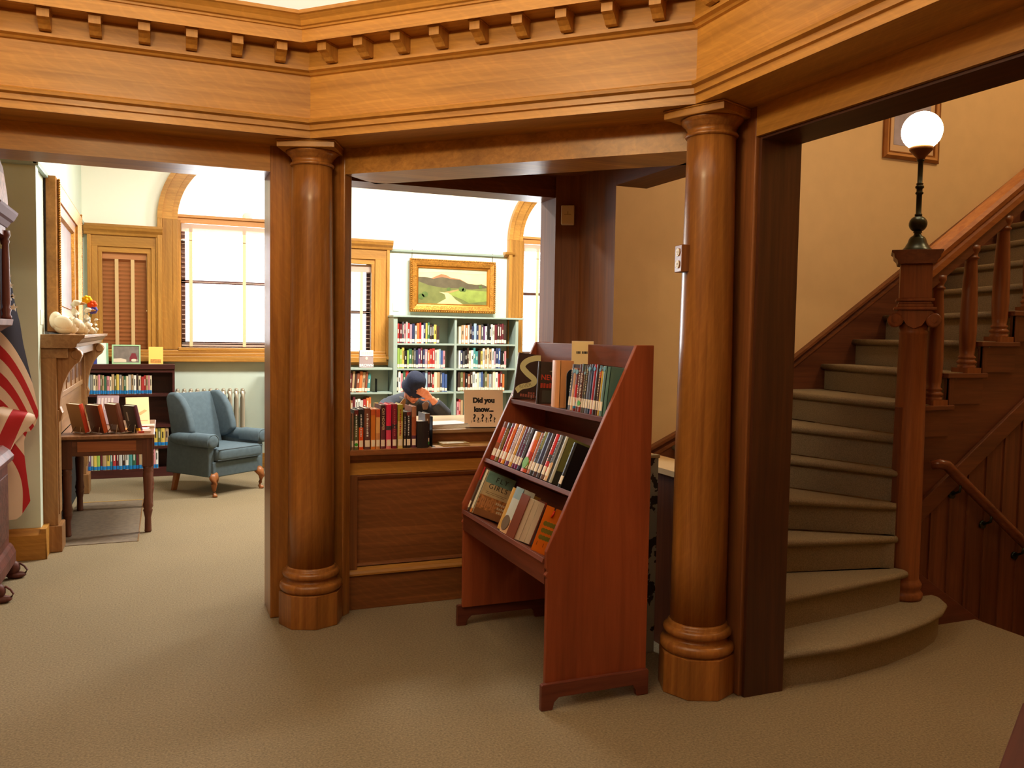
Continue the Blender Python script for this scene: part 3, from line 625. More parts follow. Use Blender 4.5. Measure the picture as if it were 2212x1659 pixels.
# books whose covers show: they stand spine out like the rest, their right-hand cover turned to us
def side(o, w):            # plane of the right-hand cover: (depth from spine, height) -> matrix
    return lambda u, v, lift=.0006: basis((w + lift, u, v), (0, 1, 0), (0, 0, 1))
def cpoly(o, w, pts, m, nm='cover_picture', lift=.0006): return MB().prism([(max(.001, p[0]), p[1]) for p in pts], 'x', w, w + lift).build(nm, m, o)
def cbars(o, w, boxes, m, nm='cover_print', lift=.0011):
    b = MB()
    for u0, u1, v0, v1 in boxes: b.box(w, w + lift, u0, u1, v0, v1)
    return b.build(nm, m, o)
def glyphs(u, v, n, pitch, h, seed):
    r = random.Random(seed); return [(u + i * pitch, u + i * pitch + pitch * .72, v, v + h * r.uniform(.75, 1)) for i in range(n)]
W1 = .026
bigb = full_book('book', 'dark brown book with a winding pale ribbon on its cover, on a wire easel', (1.660, 4.045, 1.180), W1, .235, .165, (64, 44, 38), None, sticker=None, rot=(Matrix.Rotation(-PI / 2 - .18, 4, 'Z') @ Matrix.Rotation(-math.radians(7), 4, 'X')).to_euler(), group=GT)
def arcpts(pts, n=40):
    out = []; m = len(pts) - 1
    for i in range(n + 1):
        t = i / n * m; k = min(int(t), m - 1); f = t - k
        p0, p1, p2, p3 = [Vector(pts[max(0, min(m, j))]) for j in (k - 1, k, k + 1, k + 2)]
        out.append(.5 * ((2 * p1) + (-p0 + p2) * f + (2 * p0 - 5 * p1 + 4 * p2 - p3) * f * f + (-p0 + 3 * p1 - 3 * p2 + p3) * f ** 3))
    return out
RP = arcpts([(.162, .214), (.10, .219), (.045, .198), (.024, .165), (.052, .135), (.090, .110), (.094, .090), (.070, .074), (.030, .060), (.006, .036)])
rb = MB()
def edge(i, sg):
    d = (RP[min(i + 1, len(RP) - 1)] - RP[max(i - 1, 0)]).normalized(); p = RP[i] + Vector((-d[1], d[0])) * .0145 * sg; return (W1 + .0006, max(.001, min(.164, p[0])), p[1])
for i in range(len(RP) - 1): rb.add([edge(i, 1), edge(i + 1, 1), edge(i + 1, -1), edge(i, -1)], [(0, 1, 2, 3)])
rb.build('ribbon_picture', plainc((208, 200, 150)), bigb)
text('RIVER', .026, side(bigb, W1)(.052, .069, .0012) @ Matrix.Rotation(.38, 4, 'Z'), plainc((150, 140, 96)), bigb, ext=.0002)
cbars(bigb, W1, glyphs(.07, .030, 3, .013, .012, 4) + glyphs(.03, .012, 9, .0135, .016, 5), plainc((150, 84, 70)))
es_ = thing('wire_easel', 'thin wire easel under the ribbon-covered book on the rack', 'easel', (1.70, 4.01, 1.1725), -.35)
for sx in (-.05, .05): MB().tube([(sx, -.010, .026), (sx - .006, -.018, .012), (sx - .008, -.014, .003), (sx, .02, .003)], .0015, 6).build('wire_leg', WIRE, es_)
W2 = .024
nb = full_book('book', 'dark brown book with red capitals on its cover, beside the ribbon-covered one', (1.662, yat(1157, 882, 1.662), 1.1725), W2, .205, .14, (60, 48, 42), None, sticker=None, rot=rrot(math.radians(3)), group=GT)
text('NEWCO', .036, side(nb, W2)(.008, .128), plainc((180, 66, 44)), nb, align='LEFT', off=.0006)
cbars(nb, W2, glyphs(.008, .078, 8, .0155, .026, 9) + [(.06, .11, .112, .1135)], plainc((170, 62, 42))); cpoly(nb, W2, [(.02, .008), (.12, .008), (.12, .066), (.02, .066)], plainc((72, 70, 62)))
cpoly(nb, W2, [(.05, .16), (.085, .152), (.10, .175), (.11, .195), (.085, .188), (.072, .165)], plainc((150, 150, 120)))
full_book('book', 'thick glossy peach paperback left of the black bookend on the rack top shelf', (1.662, yat(1190, 890, 1.662), 1.1725), .085, .216, .10, (222, 156, 100), None, sticker=None, rot=rrot(.02), group=GT)
full_book('book', 'wide cream book behind the black bookend on the rack top shelf', (1.71, yat(1211, 880, 1.71), 1.1725), .05, .212, .13, (228, 190, 120), None, sticker=None, rot=rrot(0), group=GT)
tl_ = full_book('book', 'teal book with its cover showing at the far right of the rack top shelf', (1.668, 3.0865, 1.1725), .022, .205, .15, (88, 124, 116), None, sticker=None, rot=rrot(math.radians(6)), group=GT)
cpoly(tl_, .022, [(.06, .12), (.075, .128), (.08, .118), (.072, .112)], plainc((60, 44, 40)))
be = thing('bookend', 'black rounded metal bookend on the top shelf of the rack', 'bookend', (1.666, yat(1222, 890, 1.666), 1.1725), -PI / 2)
pf = [(0, 0), (.12, 0), (.12, .15)] + [(.09 + .03 * math.cos(a * PI / 8), .15 + .03 * math.sin(a * PI / 8)) for a in range(1, 5)] + [(.03 - .03 * math.sin(a * PI / 8), .15 + .03 * math.cos(a * PI / 8)) for a in range(0, 5)]
MB().prism(pf, 'x', 0, .0025).build('upright', BLACK, be); MB().box(-.055, 0, 0, .10, 0, .0015).build('foot', BLACK, be)
MB().prism([(p[0] * .7 + .02, p[1] * .7) for p in pf], 'x', -.026, -.0235).build('upright', BLACK, be)
# card in a clear holder on top of the rack
cdt = thing('card_holder', 'small cream card with a few dark letters, standing on the rack', 'card', (1.770, yat(1254, 770, 1.770) - .02, 1.385), -.42)
MB().box(-.049, .049, -.002, .0, -.012, .092).build('card', plain('card_paper', S(232, 206, 150), .5), cdt); MB().box(-.050, .050, .0, .002, -.014, .094).build('holder', MATS['clear_plastic'], cdt)
mk = MB(); rnd = random.Random(2)
for i in range(8):
    if i != 3: mk.box(-.028 + i * .0065, -.028 + i * .0065 + .005, -.0026, -.0019, .036, .036 + .011)
mk.build('lettering', INK, cdt)
# middle shelf: slanted row
MIDR = [ # at py ~1000..1050 along the shelf edge
    (1058, 1066, .205, (150, 60, 34), [(.15, (176, 52, 34)), (.45, (150, 78, 34)), (.85, (206, 70, 34)), (1, (120, 60, 40))], None, (235, 200, 120), .5, None, 'red and orange book at the left end of the rack middle shelf', 0),
    (1066.5, 1073.5, .205, (128, 100, 54), [(.85, (136, 108, 56)), (1, (80, 76, 70))], None, (120, 60, 40), .5, None, 'olive tan book, second from the left on the rack middle shelf', 1),
    (1075, 1080, .208, (190, 52, 52), [(.9, (176, 50, 54)), (1, (120, 90, 130))], None, (120, 30, 40), .5, None, 'thin crimson book, third from the left on the rack middle shelf', 0),
    (1080.5, 1087.5, .21, (228, 110, 46), [(.12, (236, 150, 50)), (.85, (230, 106, 46)), (1, (226, 140, 80))], None, (240, 170, 90), .5, None, 'bright orange book, fourth from the left on the rack middle shelf', 1),
    (1089, 1096, .212, (206, 190, 200), [(.12, (120, 70, 120)), (.55, (214, 190, 196)), (1, (226, 214, 220))], None, (150, 110, 160), .5, None, 'white and lilac glossy book, fifth from the left on the rack middle shelf', 1),
    (1097, 1103, .21, (226, 170, 84), [(.5, (226, 172, 84)), (1, (220, 160, 110))], None, (110, 50, 40), .5, None, 'amber book, sixth from the left on the rack middle shelf', 0),
    (1104, 1109, .208, (110, 66, 96), [(.12, (120, 40, 90)), (1, (112, 74, 100))], None, (150, 110, 130), .5, None, 'plum book, seventh from the left on the rack middle shelf', 0),
    (1109.5, 1115, .21, (104, 60, 92), [(.12, (120, 36, 88)), (.6, (110, 64, 96)), (1, (120, 116, 130))], None, (60, 50, 70), .5, None, 'purple and grey book, eighth from the left on the rack middle shelf', 1),
    (1115.5, 1121, .209, (84, 80, 98), [(.15, (70, 66, 92)), (1, (96, 96, 110))], None, (40, 40, 50), .5, None, 'slate book with dark letters, ninth from the left on the rack middle shelf', 1),
    (1124, 1136, .20, (196, 76, 36), [(.08, (206, 80, 40)), (.24, (120, 110, 50)), (.5, (190, 60, 36)), (.8, (226, 96, 40)), (1, (196, 140, 70))], None, (80, 40, 30), .5, ((110, 170, 60), .045), 'fiery orange book with a green label dot, rack middle shelf', 0),
    (1137, 1142, .2, (200, 150, 130), [(1, (190, 130, 116))], None, (120, 80, 70), .5, None, 'thin dusty pink book right of the fiery orange one', 0),
    (1142.5, 1149, .208, (96, 104, 116), [(.15, (60, 60, 64)), (.6, (90, 98, 112)), (1, (150, 156, 110))], None, (60, 60, 70), .5, None, 'grey-green book, twelfth from the left on the rack middle shelf', 1),
    (1149.5, 1157, .21, (58, 60, 92), [(.15, (84, 60, 60)), (1, (64, 70, 100))], None, (200, 196, 206), .5, None, 'navy book with a glossy white glare, rack middle shelf', 0),
    (1157.5, 1164, .21, (78, 66, 72), [(1, (88, 76, 80))], None, (60, 50, 60), .5, None, 'dull mauve-brown book left of the scarlet one, rack middle shelf', 0),
    (1166, 1173, .212, (206, 54, 60), [(.18, (120, 90, 80)), (.4, (206, 60, 66)), (.55, (90, 86, 90)), (1, (216, 56, 60))], None, (245, 200, 200), .5, None, 'scarlet book with white print high on its spine, rack middle shelf', 1),
    (1174, 1181, .212, (120, 122, 130), [(.4, (230, 190, 150)), (1, (130, 134, 144))], None, (60, 60, 66), .5, None, 'grey book with a peach lower spine, rack middle shelf', 1),
]
def mid_spec(spec):
    return spec
row_books(MIDR, 1.535, .868, math.radians(22), 1015, GM, .13)
yg = yat(1183, 1030, 1.53); W3 = .028
og = full_book('book', 'olive green book with its cover showing near the right of the rack middle shelf', (1.535, yg, .868), W3, .212, .14, (128, 126, 70), [(1, (176, 172, 150))], sticker=None, rot=rrot(math.radians(22)), group=GM)
cpoly(og, W3, [(.0, 0), (.14, 0), (.14, .045), (.10, .062), (.04, .062), (0, .058)], plainc((60, 58, 48))); cpoly(og, W3, [(.03, .14), (.05, .16), (.045, .17), (.028, .15)], plainc((170, 170, 90)))
bg_ = full_book('book', 'black book with its cover showing at the right end of the rack middle shelf', (1.530, yg - .10, .866), .030, .200, .145, (24, 22, 24), None, sticker=(.014, .05), rot=rrot(math.radians(22)), group=GM)
cpoly(bg_, .030, [(.075, .05), (.085, .09), (.08, .115), (.095, .132), (.108, .118), (.118, .10), (.112, .08), (.095, .05)], plain('pale_figure', S(76, 76, 66), .6, var=.4, vscale=60)); cbars(bg_, .030, glyphs(.06, .034, 6, .011, .009, 1) + glyphs(.065, .018, 5, .011, .009, 2), plainc((80, 76, 70)))
# bottom shelf
LB = math.radians(23); GB = 'books on the bottom shelf of the rack'; WF = .026
full_book('book', 'thin red-headed book wedged at the far left of the rack bottom shelf', (1.418, 4.045, .611), .022, .235, .15, (120, 96, 80), [(.7, (100, 84, 74)), (1, (180, 40, 40))], rot=rrot(LB), group=GB)
fg = full_book('book', 'FLY GIRLS book with its crowd-scene cover showing, on the rack bottom shelf', (1.412, 3.985, .613), WF, .228, .165, (226, 214, 180), [(.1, (190, 120, 60)), (1, (222, 212, 182))], sticker=None, rot=rrot(LB), group=GB)
cv = MB()
for u0, u1, v0, v1, mi in ((.006, .165, .170, .228, 0), (.006, .165, .105, .170, 1), (.006, .165, .035, .105, 2), (.006, .165, 0, .035, 3)): cv.box(WF, WF + .0006, u0, u1, v0, v1, mi)
cv.build('cover_picture', [plain('cover_sky', S(120, 160, 150), .35, var=.15, vscale=30), plain('cover_haze', S(206, 184, 140), .35, var=.12, vscale=30), plain('cover_crowd', S(180, 120, 70), .35, var=.55, vscale=70), plain('cover_ground', S(150, 100, 64), .35, var=.2)], fg)
text('FLY', .036, side(fg, WF)(.094, .196, .0010), plainc((60, 62, 60)), fg, space=1.4, ext=.0003); text('GIRLS', .036, side(fg, WF)(.088, .156, .0010), plainc((64, 60, 54)), fg, space=1.25, ext=.0003)
cbars(fg, WF, [(.03, .15, .126, .1275), (.03, .14, .118, .1195)], plainc((80, 66, 50))); cbars(fg, WF, glyphs(.105, .078, 5, .011, .013, 6) + glyphs(.12, .058, 4, .011, .013, 7) + glyphs(.125, .038, 3, .011, .013, 8), plainc((216, 200, 166)))
cbars(fg, WF, [(.018 + i * .011, .025 + i * .011, .045 + .006 * (i % 3), .09 + .006 * (i % 2)) for i in range(8)], plainc((200, 140, 90)), 'figures_picture')
full_book('book', 'amber book half hidden between the FLY GIRLS cover and the pale blue spine', (1.418, 3.62, .611), .05, .20, .13, (206, 160, 84), None, sticker=None, rot=rrot(LB), group=GB)
full_book('book', 'tall pale blue and cream spine on the rack bottom shelf', (1.408, 3.565, .611), .085, .215, .06, (190, 190, 180), [(.3, (214, 170, 130)), (.75, (190, 196, 190)), (1, (140, 166, 176))], sticker=None, rot=rrot(LB), group=GB, dot=((110, 90, 70), .045))
pgb = thing('book', 'book showing its cream page edges, right of the pale blue spine on the rack', 'book', (1.402, 3.385, .611), group=GB, rot=(0, LB, 0))
MB().box(0, .003, 0, .088, 0, .20).box(.085, .088, 0, .088, 0, .20).build('cover', cmat((120, 60, 40)), pgb)
for i in range(3): MB().box(.004 + i * .027, .029 + i * .027, .004 + .002 * (i % 2), .085, .003, .193).build('pages', PAPER, pgb)
MB().box(.085, .0885, -.0005, .02, .18, .20).build('red_corner', plainc((180, 50, 30)), pgb)
bm_ = thing('paper_bookmark', 'orange card with rows of green circles leaning on the rack bottom shelf', 'card', (1.405, 3.20, .607), rot=(math.radians(-3), LB, 0))
ORG = plain('orange_card', S(240, 122, 26), .5)
MB().prism([(0, 0), (.085, 0), (.085, .20), (.048, .20), (.046, .188), (.040, .188), (.038, .20), (0, .20)], 'y', -.0, .0012).build('card', ORG, bm_)
cc = MB()
for r_ in range(3):
    for i in range(4): cc.lathe([(.0105, -.0006), (.0105, .0001)], (.022 + i * .0145, 0, .066 + r_ * .030), 16, ax='y')
cc.build('printed_circle', plainc((140, 130, 50)), bm_)
MB().tube([(.042, -.001, .188), (.040, -.003, .172), (.036, -.003, .158)], .004, 6).build('tassel', plainc((206, 44, 20)), bm_)
MB().box(.014, .016, -.0006, .0001, .030, .046).box(.046, .048, -.0006, .0001, .028, .044).build('printed_mark', plainc((110, 50, 20)), bm_)
# old flaking board standing behind the rack
ob = thing('old_board', 'old board with flaking pale paint standing upright behind the book rack', 'board', (2.075, 3.43, 0))
def flaky():
    m, nt, b = nodes('flaking_paint'); N = nt.nodes.new; L = nt.links.new; tc = N('ShaderNodeTexCoord'); n = N('ShaderNodeTexNoise'); n.inputs['Scale'].default_value = 14; n.inputs['Detail'].default_value = 6
    L(tc.outputs['Object'], n.inputs['Vector']); r = N('ShaderNodeValToRGB'); r.color_ramp.interpolation = 'CONSTANT'; r.color_ramp.elements[0].color = (.03, .02, .015, 1); r.color_ramp.elements[1].position = .46; r.color_ramp.elements[1].color = (.34, .33, .26, 1)
    L(n.outputs['Fac'], r.inputs['Fac']); L(r.outputs[0], b.inputs['Base Color']); b.inputs['Roughness'].default_value = .8; return m
MB().box(-.14, .078, -.012, .012, 0, .935).build('board_face', flaky(), ob, bevel=.003)
MB().box(-.15, .082, -.018, .018, .935, .950).build('top_edge', plain('pale_edge', S(176, 158, 116), .7, var=.15), ob, bevel=.003)
# red wooden table whose corner shows at the bottom right
rt = thing('side_table', 'dark red wooden table of which only a corner shows at lower right', 'table', (1.60, 1.18, 0), math.radians(30.7))
MB().box(-.50, .20, -.32, .0, .675, .70).build('tabletop', wood('dark_red_wood', (.085, .018, .012, 1), (.05, .010, .008, 1), 'X', rough=.6, coat=0), rt, bevel=.004)
MB().box(-.46, .16, -.29, -.03, .60, .675).build('apron', mahX, rt)
for sx in (-.44, .14):
    for sy in (-.27, -.05): MB().lathe([(.018, 0), (.026, .1), (.03, .5), (.03, .60)], (sx, sy, 0), 12).build('leg', mahZ, rt)

# ================================================================ READING ROOM: windows
def arch_window(n, ax, sill, label_fan):
    w = thing('window_%d' % n, None, None, (ax, FARY, sill)); w['kind'] = 'structure'; T = W((ax, FARY, sill))
    for ra, rb, dp, nm in ((AR, AR + .055, .030, 'inner_trim'), (AR + .055, AR + .15, .048, 'casing'), (AR + .15, AR + .197, .075, 'outer_trim')):
        for s_ in (-1, 1):
            a, b = sorted((ax + s_ * ra, ax + s_ * rb)); MB(T).box(a, b, FARY - dp, FARY, sill - .02, ASP).build(nm, oakZ, w, bevel=.004)
        ring = arc(ax, ASP, rb, 0, 180, 32) + arc(ax, ASP, ra, 180, 0, 32)
        m = MB(T)
        for i in range(32):
            o1, o2, i2, i1 = ring[i], ring[i + 1], ring[64 - i], ring[65 - i]
            m.prism([o1, o2, i2, i1], 'y', FARY - dp, FARY)
        m.build(nm + '_arch', oakX, w)
    # jamb lining, sill and apron
    for s_ in (-1, 1):
        a, b = sorted((ax + s_ * (AR - .03), ax + s_ * AR)); MB(T).box(a, b, FARY, FARY + .2, sill, ASP).build('jamb', oakZ, w)
    MB(T).box(ax - AR - .0, ax + AR + .0, FARY - .06, FARY + .2, sill - .035, sill).build('sill', oakX, w, bevel=.006)
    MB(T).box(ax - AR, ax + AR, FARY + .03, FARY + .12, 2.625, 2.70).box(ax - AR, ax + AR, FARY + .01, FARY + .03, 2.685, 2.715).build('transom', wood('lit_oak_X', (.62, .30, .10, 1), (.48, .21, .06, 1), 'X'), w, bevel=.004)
    MB(T).box(ax - AR + .03, ax + AR - .03, FARY + .13, FARY + .165, 2.0, 2.035).build('meeting_rail', SASH, w)
    MB(T).box(ax - AR + .03, ax + AR - .03, FARY + .13, FARY + .165, sill, sill + .06).build('bottom_rail', SASH, w)
    for s_ in (-1, 1): MB(T).box(*sorted((ax + s_ * (AR - .03), ax + s_ * (AR - .075))), FARY + .13, FARY + .165, sill, 2.64).build('stile', SASH, w)
    MB(T).box(ax - AR + .06, ax + AR - .06, FARY + .145, FARY + .151, sill + .04, 2.62).build('pane', GLASS, w)
    MB(T).prism([(ax - AR, ASP + .05)] + [p for p in arc(ax, ASP, AR, 176, 4, 24)] + [(ax + AR, ASP + .05)], 'y', FARY + .15, FARY + .156).build('fan_pane', GLASS, w)
    # pleated fan shade in the arch head
    f = thing('fan_shade', label_fan, 'window shade', (ax, FARY + .09, 2.715)); f['group'] = 'pleated fan shades in the arch heads'; T2 = W((ax, FARY + .09, 2.715)); m = MB(T2)
    vs = []; fs = []; K = 60; r0 = .05
    for k in range(K + 1):
        a = PI * (1 - (k + .0) / K); d = .012 * (-1) ** k
        for r_ in (r0, .35, AR - .012):
            z = 2.72 + r_ * math.sin(a) * .90; x = ax + r_ * math.cos(a)
            vs.append((x, FARY + .09 + d * (.3 + r_), z))
    for k in range(K):
        for j in range(2): fs.append((k * 3 + j, k * 3 + j + 1, (k + 1) * 3 + j + 1, (k + 1) * 3 + j))
    m.add(vs, fs).build('pleated_cloth', FANM, f)
    MB(T2).lathe([(.055, 0), (.05, -.02), (.02, -.03)], (ax, FARY + .09, 2.735), 18, ax='y').build('hub', plainc((236, 226, 200)), f)
    return w
arch_window(1, AX, ASIL, 'pleated white fan shade in the head of the big arched window')
arch_window(2, A2X, 1.24, 'pleated white fan shade in the arched window beyond the green shelves')
def sidelight(n, xa, xb, side):
    """flat-topped flanking window with a moulded casing; xa..xb opening"""
    w = thing('window_%d' % n, None, None, ((xa + xb) / 2, FARY, 1.2)); w['kind'] = 'structure'; T = W(((xa + xb) / 2, FARY, 1.2))
    xo0, xo1 = (xa - .115, xb + .10) if side < 0 else (xa - .10, xb + .185)
    for a, b, dp, nm in ((xo0, xo0 + .035, .06, 'outer_trim'), (xo0 + .035, xa - .02, .045, 'casing'), (xa - .02, xa + .02, .03, 'inner_trim'), (xb - .02, xb + .02, .03, 'inner_trim'), (xb + .02, xo1 - .035, .045, 'casing'), (xo1 - .035, xo1, .06, 'outer_trim')):
        MB(T).box(a, b, FARY - dp, FARY, 1.17, 2.46).build(nm, oakZ, w, bevel=.004)
    MB(T).box(xo0 + .03, xo1 - .03, FARY - .046, FARY, 2.335, 2.46).build('head_casing', oakX, w, bevel=.004)
    MB(T).box(xa - .02, xb + .02, FARY - .031, FARY, 2.28, 2.335).build('head_trim', oakX, w, bevel=.003)
    MB(T).prism([(FARY, 2.45), (FARY - .065, 2.45), (FARY - .075, 2.475), (FARY - .10, 2.50), (FARY - .115, 2.53), (FARY - .115, 2.555), (FARY, 2.555)], 'x', xo0 - .03, xo1 + .03).build('cornice', oakX, w, bevel=.003)
    MB(T).box(xo0 - .01, xo1 + .01, FARY - .075, FARY + .18, 1.195, 1.235).box(xo0, xo1, FARY - .05, FARY, 1.13, 1.195).build('sill', oakX, w, bevel=.005)
    MB(T).box(xa, xb, FARY + .13, FARY + .165, 1.72, 1.755).build('meeting_rail', SASH, w)
    for a, b in ((xa, xa + .04), (xb - .04, xb)): MB(T).box(a, b, FARY + .13, FARY + .165, 1.235, 2.30).build('stile', SASH, w)
    MB(T).box(xa + .02, xb - .02, FARY + .145, FARY + .151, 1.24, 2.29).build('pane', GLASS, w)
    return w
sidelight(3, sl1[0][0], sl1[1][0], -1); sidelight(4, sl2[0][0], sl2[1][0], 1)
st = MB(); st.box(-.745, AX + AR + .8, FARY - .10, FARY, 1.165, 1.225); st.box(-.745, AX + AR + .8, FARY - .075, FARY, 1.225, 1.26); st.box(-.745, AX + AR + .8, FARY - .055, FARY, 1.26, 1.29)
struct('trim_window_ledge', st, oakX, bevel=.006)
ca2 = MB().prism([(FARY, 2.44), (FARY - .04, 2.45), (FARY - .085, 2.475), (FARY - .10, 2.50), (FARY, 2.505)], 'x', 3.80, 3.93); struct('trim_impost', ca2, oakX, bevel=.003)
def blind(xa, xb, z0, z1, tilt, label, smat, tmat, tapes, name='venetian_blind', pitch=.042, y=None):
    y = y or FARY + .045
    b = thing(name, label, 'blind', ((xa + xb) / 2, y, z0)); T = W(((xa + xb) / 2, y, z0))
    MB(T).box(xa, xb, y - .025, y + .025, z1 - .05, z1).build('head_rail', smat, b, bevel=.003)
    MB(T).box(xa, xb, y - .032, y - .026, z1 - .085, z1).build('valance', smat, b, bevel=.002)
    MB(T).box(xa, xb, y - .022, y + .022, z0, z0 + .02).build('bottom_rail', smat, b, bevel=.003)
    z = z0 + .035; me = None; c, s_ = math.cos(tilt), math.sin(tilt)
    while z < z1 - .06:
        if me is None:
            m = MB(Matrix.Rotation(tilt, 4, 'X')); m.prism([(-.024, -.0012), (0, .001), (.024, -.0012), (.024, .0002), (0, .0025), (-.024, .0002)], 'x', xa - (xa + xb) / 2 + .004, xb - (xa + xb) / 2 - .004); me = m.build('slat', smat, b)
            me.location = (0, 0, z - z0)
        else:
            o = me.copy(); COL.objects.link(o); o.parent = b; o.location = (0, 0, z - z0)
        z += pitch
    for tx in tapes: MB(T).box(tx - .017, tx + .017, y - .031, y - .029, z0, z1 - .03).build('tape', tmat, b)
    return b
sx0, sx1 = sl1[0][0] + .015, sl1[1][0] - .008
bl = blind(sx0, sx1, 1.25, 2.298, math.radians(-62), 'closed brown wooden venetian blind in the narrow left window', SLAT, TAPE, (-.455, -.305), y=FARY + .03)
MB().tube([(.20, -.04, .45), (.205, -.04, .75), (.2, -.04, 1.0)], .002, 5).ball((.20, -.04, .44), .008, 8).build('cord', TAPE, bl)
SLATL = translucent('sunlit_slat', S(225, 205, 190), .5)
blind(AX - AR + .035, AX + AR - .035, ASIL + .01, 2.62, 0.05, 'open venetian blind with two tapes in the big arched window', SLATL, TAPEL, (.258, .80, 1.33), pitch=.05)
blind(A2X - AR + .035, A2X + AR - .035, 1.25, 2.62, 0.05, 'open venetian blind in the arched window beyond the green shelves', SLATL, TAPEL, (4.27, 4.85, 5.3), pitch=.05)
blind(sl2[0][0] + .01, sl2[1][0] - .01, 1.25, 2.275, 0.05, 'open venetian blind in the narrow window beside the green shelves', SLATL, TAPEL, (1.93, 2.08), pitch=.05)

# ================================================================ green shelving
gs = thing('green_bookshelf', 'tall pale green bookshelf with two bays of books under the landscape painting', 'bookshelf', (3.14, 9.5, 0)); YF = 9.36; T = W((3.14, 9.5, 0))
gx0, gx1, gm = 2.38, 3.90, 3.115
for a, b, nm in ((gx0, gx0 + .045, 'side_panel'), (gx1 - .035, gx1, 'side_panel'), (gm - .014, gm + .014, 'divider')):
    MB(T).box(a, b, YF, FARY - .03, 0, 1.685).build(nm, SHELFG, gs, bevel=.002)
MB(T).box(gx0 - .01, gx1 + .06, YF - .02, FARY - .005, 1.685, 1.705).build('top_board', SHELFG, gs, bevel=.003)
MB(T).box(gx0, gx1, FARY - .03, FARY - .012, 0, 1.685).build('back_panel', SHELFG, gs)
for z in (1.392, 1.105, .835, .515, .24):
    for a, b in ((gx0 + .045, gm - .014), (gm + .014, gx1 - .035)): MB(T).box(a, b, YF + .005, FARY - .03, z - .020, z).build('shelf', SHELFG, gs)
ls = thing('low_green_bookshelf', 'low pale green bookshelf under the narrow window, left of the tall one', 'bookshelf', (1.7, 9.5, 0)); T = W((1.7, 9.5, 0))
MB(T).box(1.02, 2.368, YF - .015, FARY - .08, 1.088, 1.112).build('top_board', SHELFG, ls, bevel=.003)
MB(T).box(1.04, 2.368, FARY - .10, FARY - .085, 0, 1.088).build('back_panel', SHELFG, ls)
for a in (1.04, 1.34): MB(T).box(a, a + .03, YF, FARY - .10, 0, 1.088).build('side_panel', SHELFG, ls)
for z in (.838, .545, .26): MB(T).box(1.07, 2.368, YF + .005, FARY - .10, z - .02, z).build('shelf', SHELFG, ls)
rs = thing('right_green_bookshelf', 'low pale green bookshelf right of the tall one, mostly hidden by the rack', 'bookshelf', (4.6, 9.5, 0)); T = W((4.6, 9.5, 0))
MB(T).box(3.912, 5.4, YF - .015, FARY - .08, 1.088, 1.112).build('top_board', SHELFG, rs, bevel=.003)
for a in (3.912, 5.35): MB(T).box(a, a + .03, YF, FARY - .09, 0, 1.088).build('side_panel', SHELFG, rs)
MB(T).box(3.94, 5.36, FARY - .10, FARY - .085, 0, 1.088).build('back_panel', SHELFG, rs)
for z in (.838, .545): MB(T).box(3.94, 5.35, YF + .005, FARY - .10, z - .02, z).build('shelf', SHELFG, rs)
def xs(p, y=YF + .02): return float(ony(p, 760, y)[0])
yb = YF + .022; GRP = 'books on the green shelves'
w_ = lambda a, b: 'on the %s %s shelf of the green bookcase' % (a, b)
far_row(xs(858), xs(949), yb, 1.392, 'red,maroon,dark grey,pink,pale grey,red,mauve,navy blue,pale grey,orange,red,white,navy blue,yellow,green,dark brown,black,yellow,dark brown'.split(','), w_('top', 'left'), GRP)
far_row(xs(991), xs(1094), yb, 1.392, 'cream,tan,pale grey,orange,pale grey,dark brown,navy blue,pale blue,navy blue,tan,dark grey,purple,white,black,black,white,cream,maroon,dark brown,maroon,maroon,dark brown'.split(','), w_('top', 'right'), GRP)
far_row(xs(858), xs(962), yb, 1.105, 'lime green,lime green,yellow,black,lime green,green,olive green,dark grey,navy blue,purple,maroon,navy blue,mauve,orange,red,red,pale grey,cream,pale blue,blue,pink'.split(','), w_('second', 'left'), GRP)
far_row(xs(991), xs(1094), yb, 1.105, 'white,navy blue,dark grey,black,dark brown,cream,white,teal,teal,dark brown,yellow,white,tan,cream,tan,white,mauve,navy blue,blue,black,black,pink'.split(','), w_('second', 'right'), GRP)
far_row(xs(857), xs(967), yb, .835, 'black,white,pink,green,red,pale grey,maroon,tan,grey,dark brown,mauve,navy blue,pale blue,maroon,dark brown,red,cream,tan,dark grey,blue,blue'.split(','), w_('third', 'left'), GRP)
far_row(xs(990), xs(1091), yb, .835, 'dark brown,olive green,rust brown,black,rust brown,dark brown,white,white,cream,pale blue,blue,dark grey,olive green,tan,pale blue,grey,cream,white,red,maroon,orange'.split(','), w_('third', 'right'), GRP)
far_row(xs(945), xs(955), yb, .515, 'cream,pale grey'.split(','), w_('fourth', 'left'), GRP)
far_row(xs(988), xs(1002), yb, .515, 'pink,red,tan'.split(','), w_('fourth', 'right'), GRP)
far_row(xs(1068), xs(1080), yb, .515, 'maroon,red'.split(','), 'of the pair on the fourth right shelf', GRP)
far_row(xs(742), xs(800), yb, .838, 'pink,cream,maroon,tan,dark brown,rust brown,orange,tan,rust brown,teal'.split(','), 'on the upper shelf under the narrow window', GRP, lean=4)
far_row(xs(742), xs(803), yb, .545, 'cream,dark grey,yellow,rust brown,maroon,white,white,pale grey,red,orange,orange'.split(','), 'on the second shelf under the narrow window', GRP)
bk2 = thing('bookend', 'thin black wire bookend at the end of the row under the narrow window', 'bookend', (2.20, yb, .838)); MB().box(0, .003, 0, .1, 0, .15).build('upright', BLACK, bk2, bevel=.001); MB().box(-.04, 0, 0, .1, 0, .0015).build('foot', BLACK, bk2)
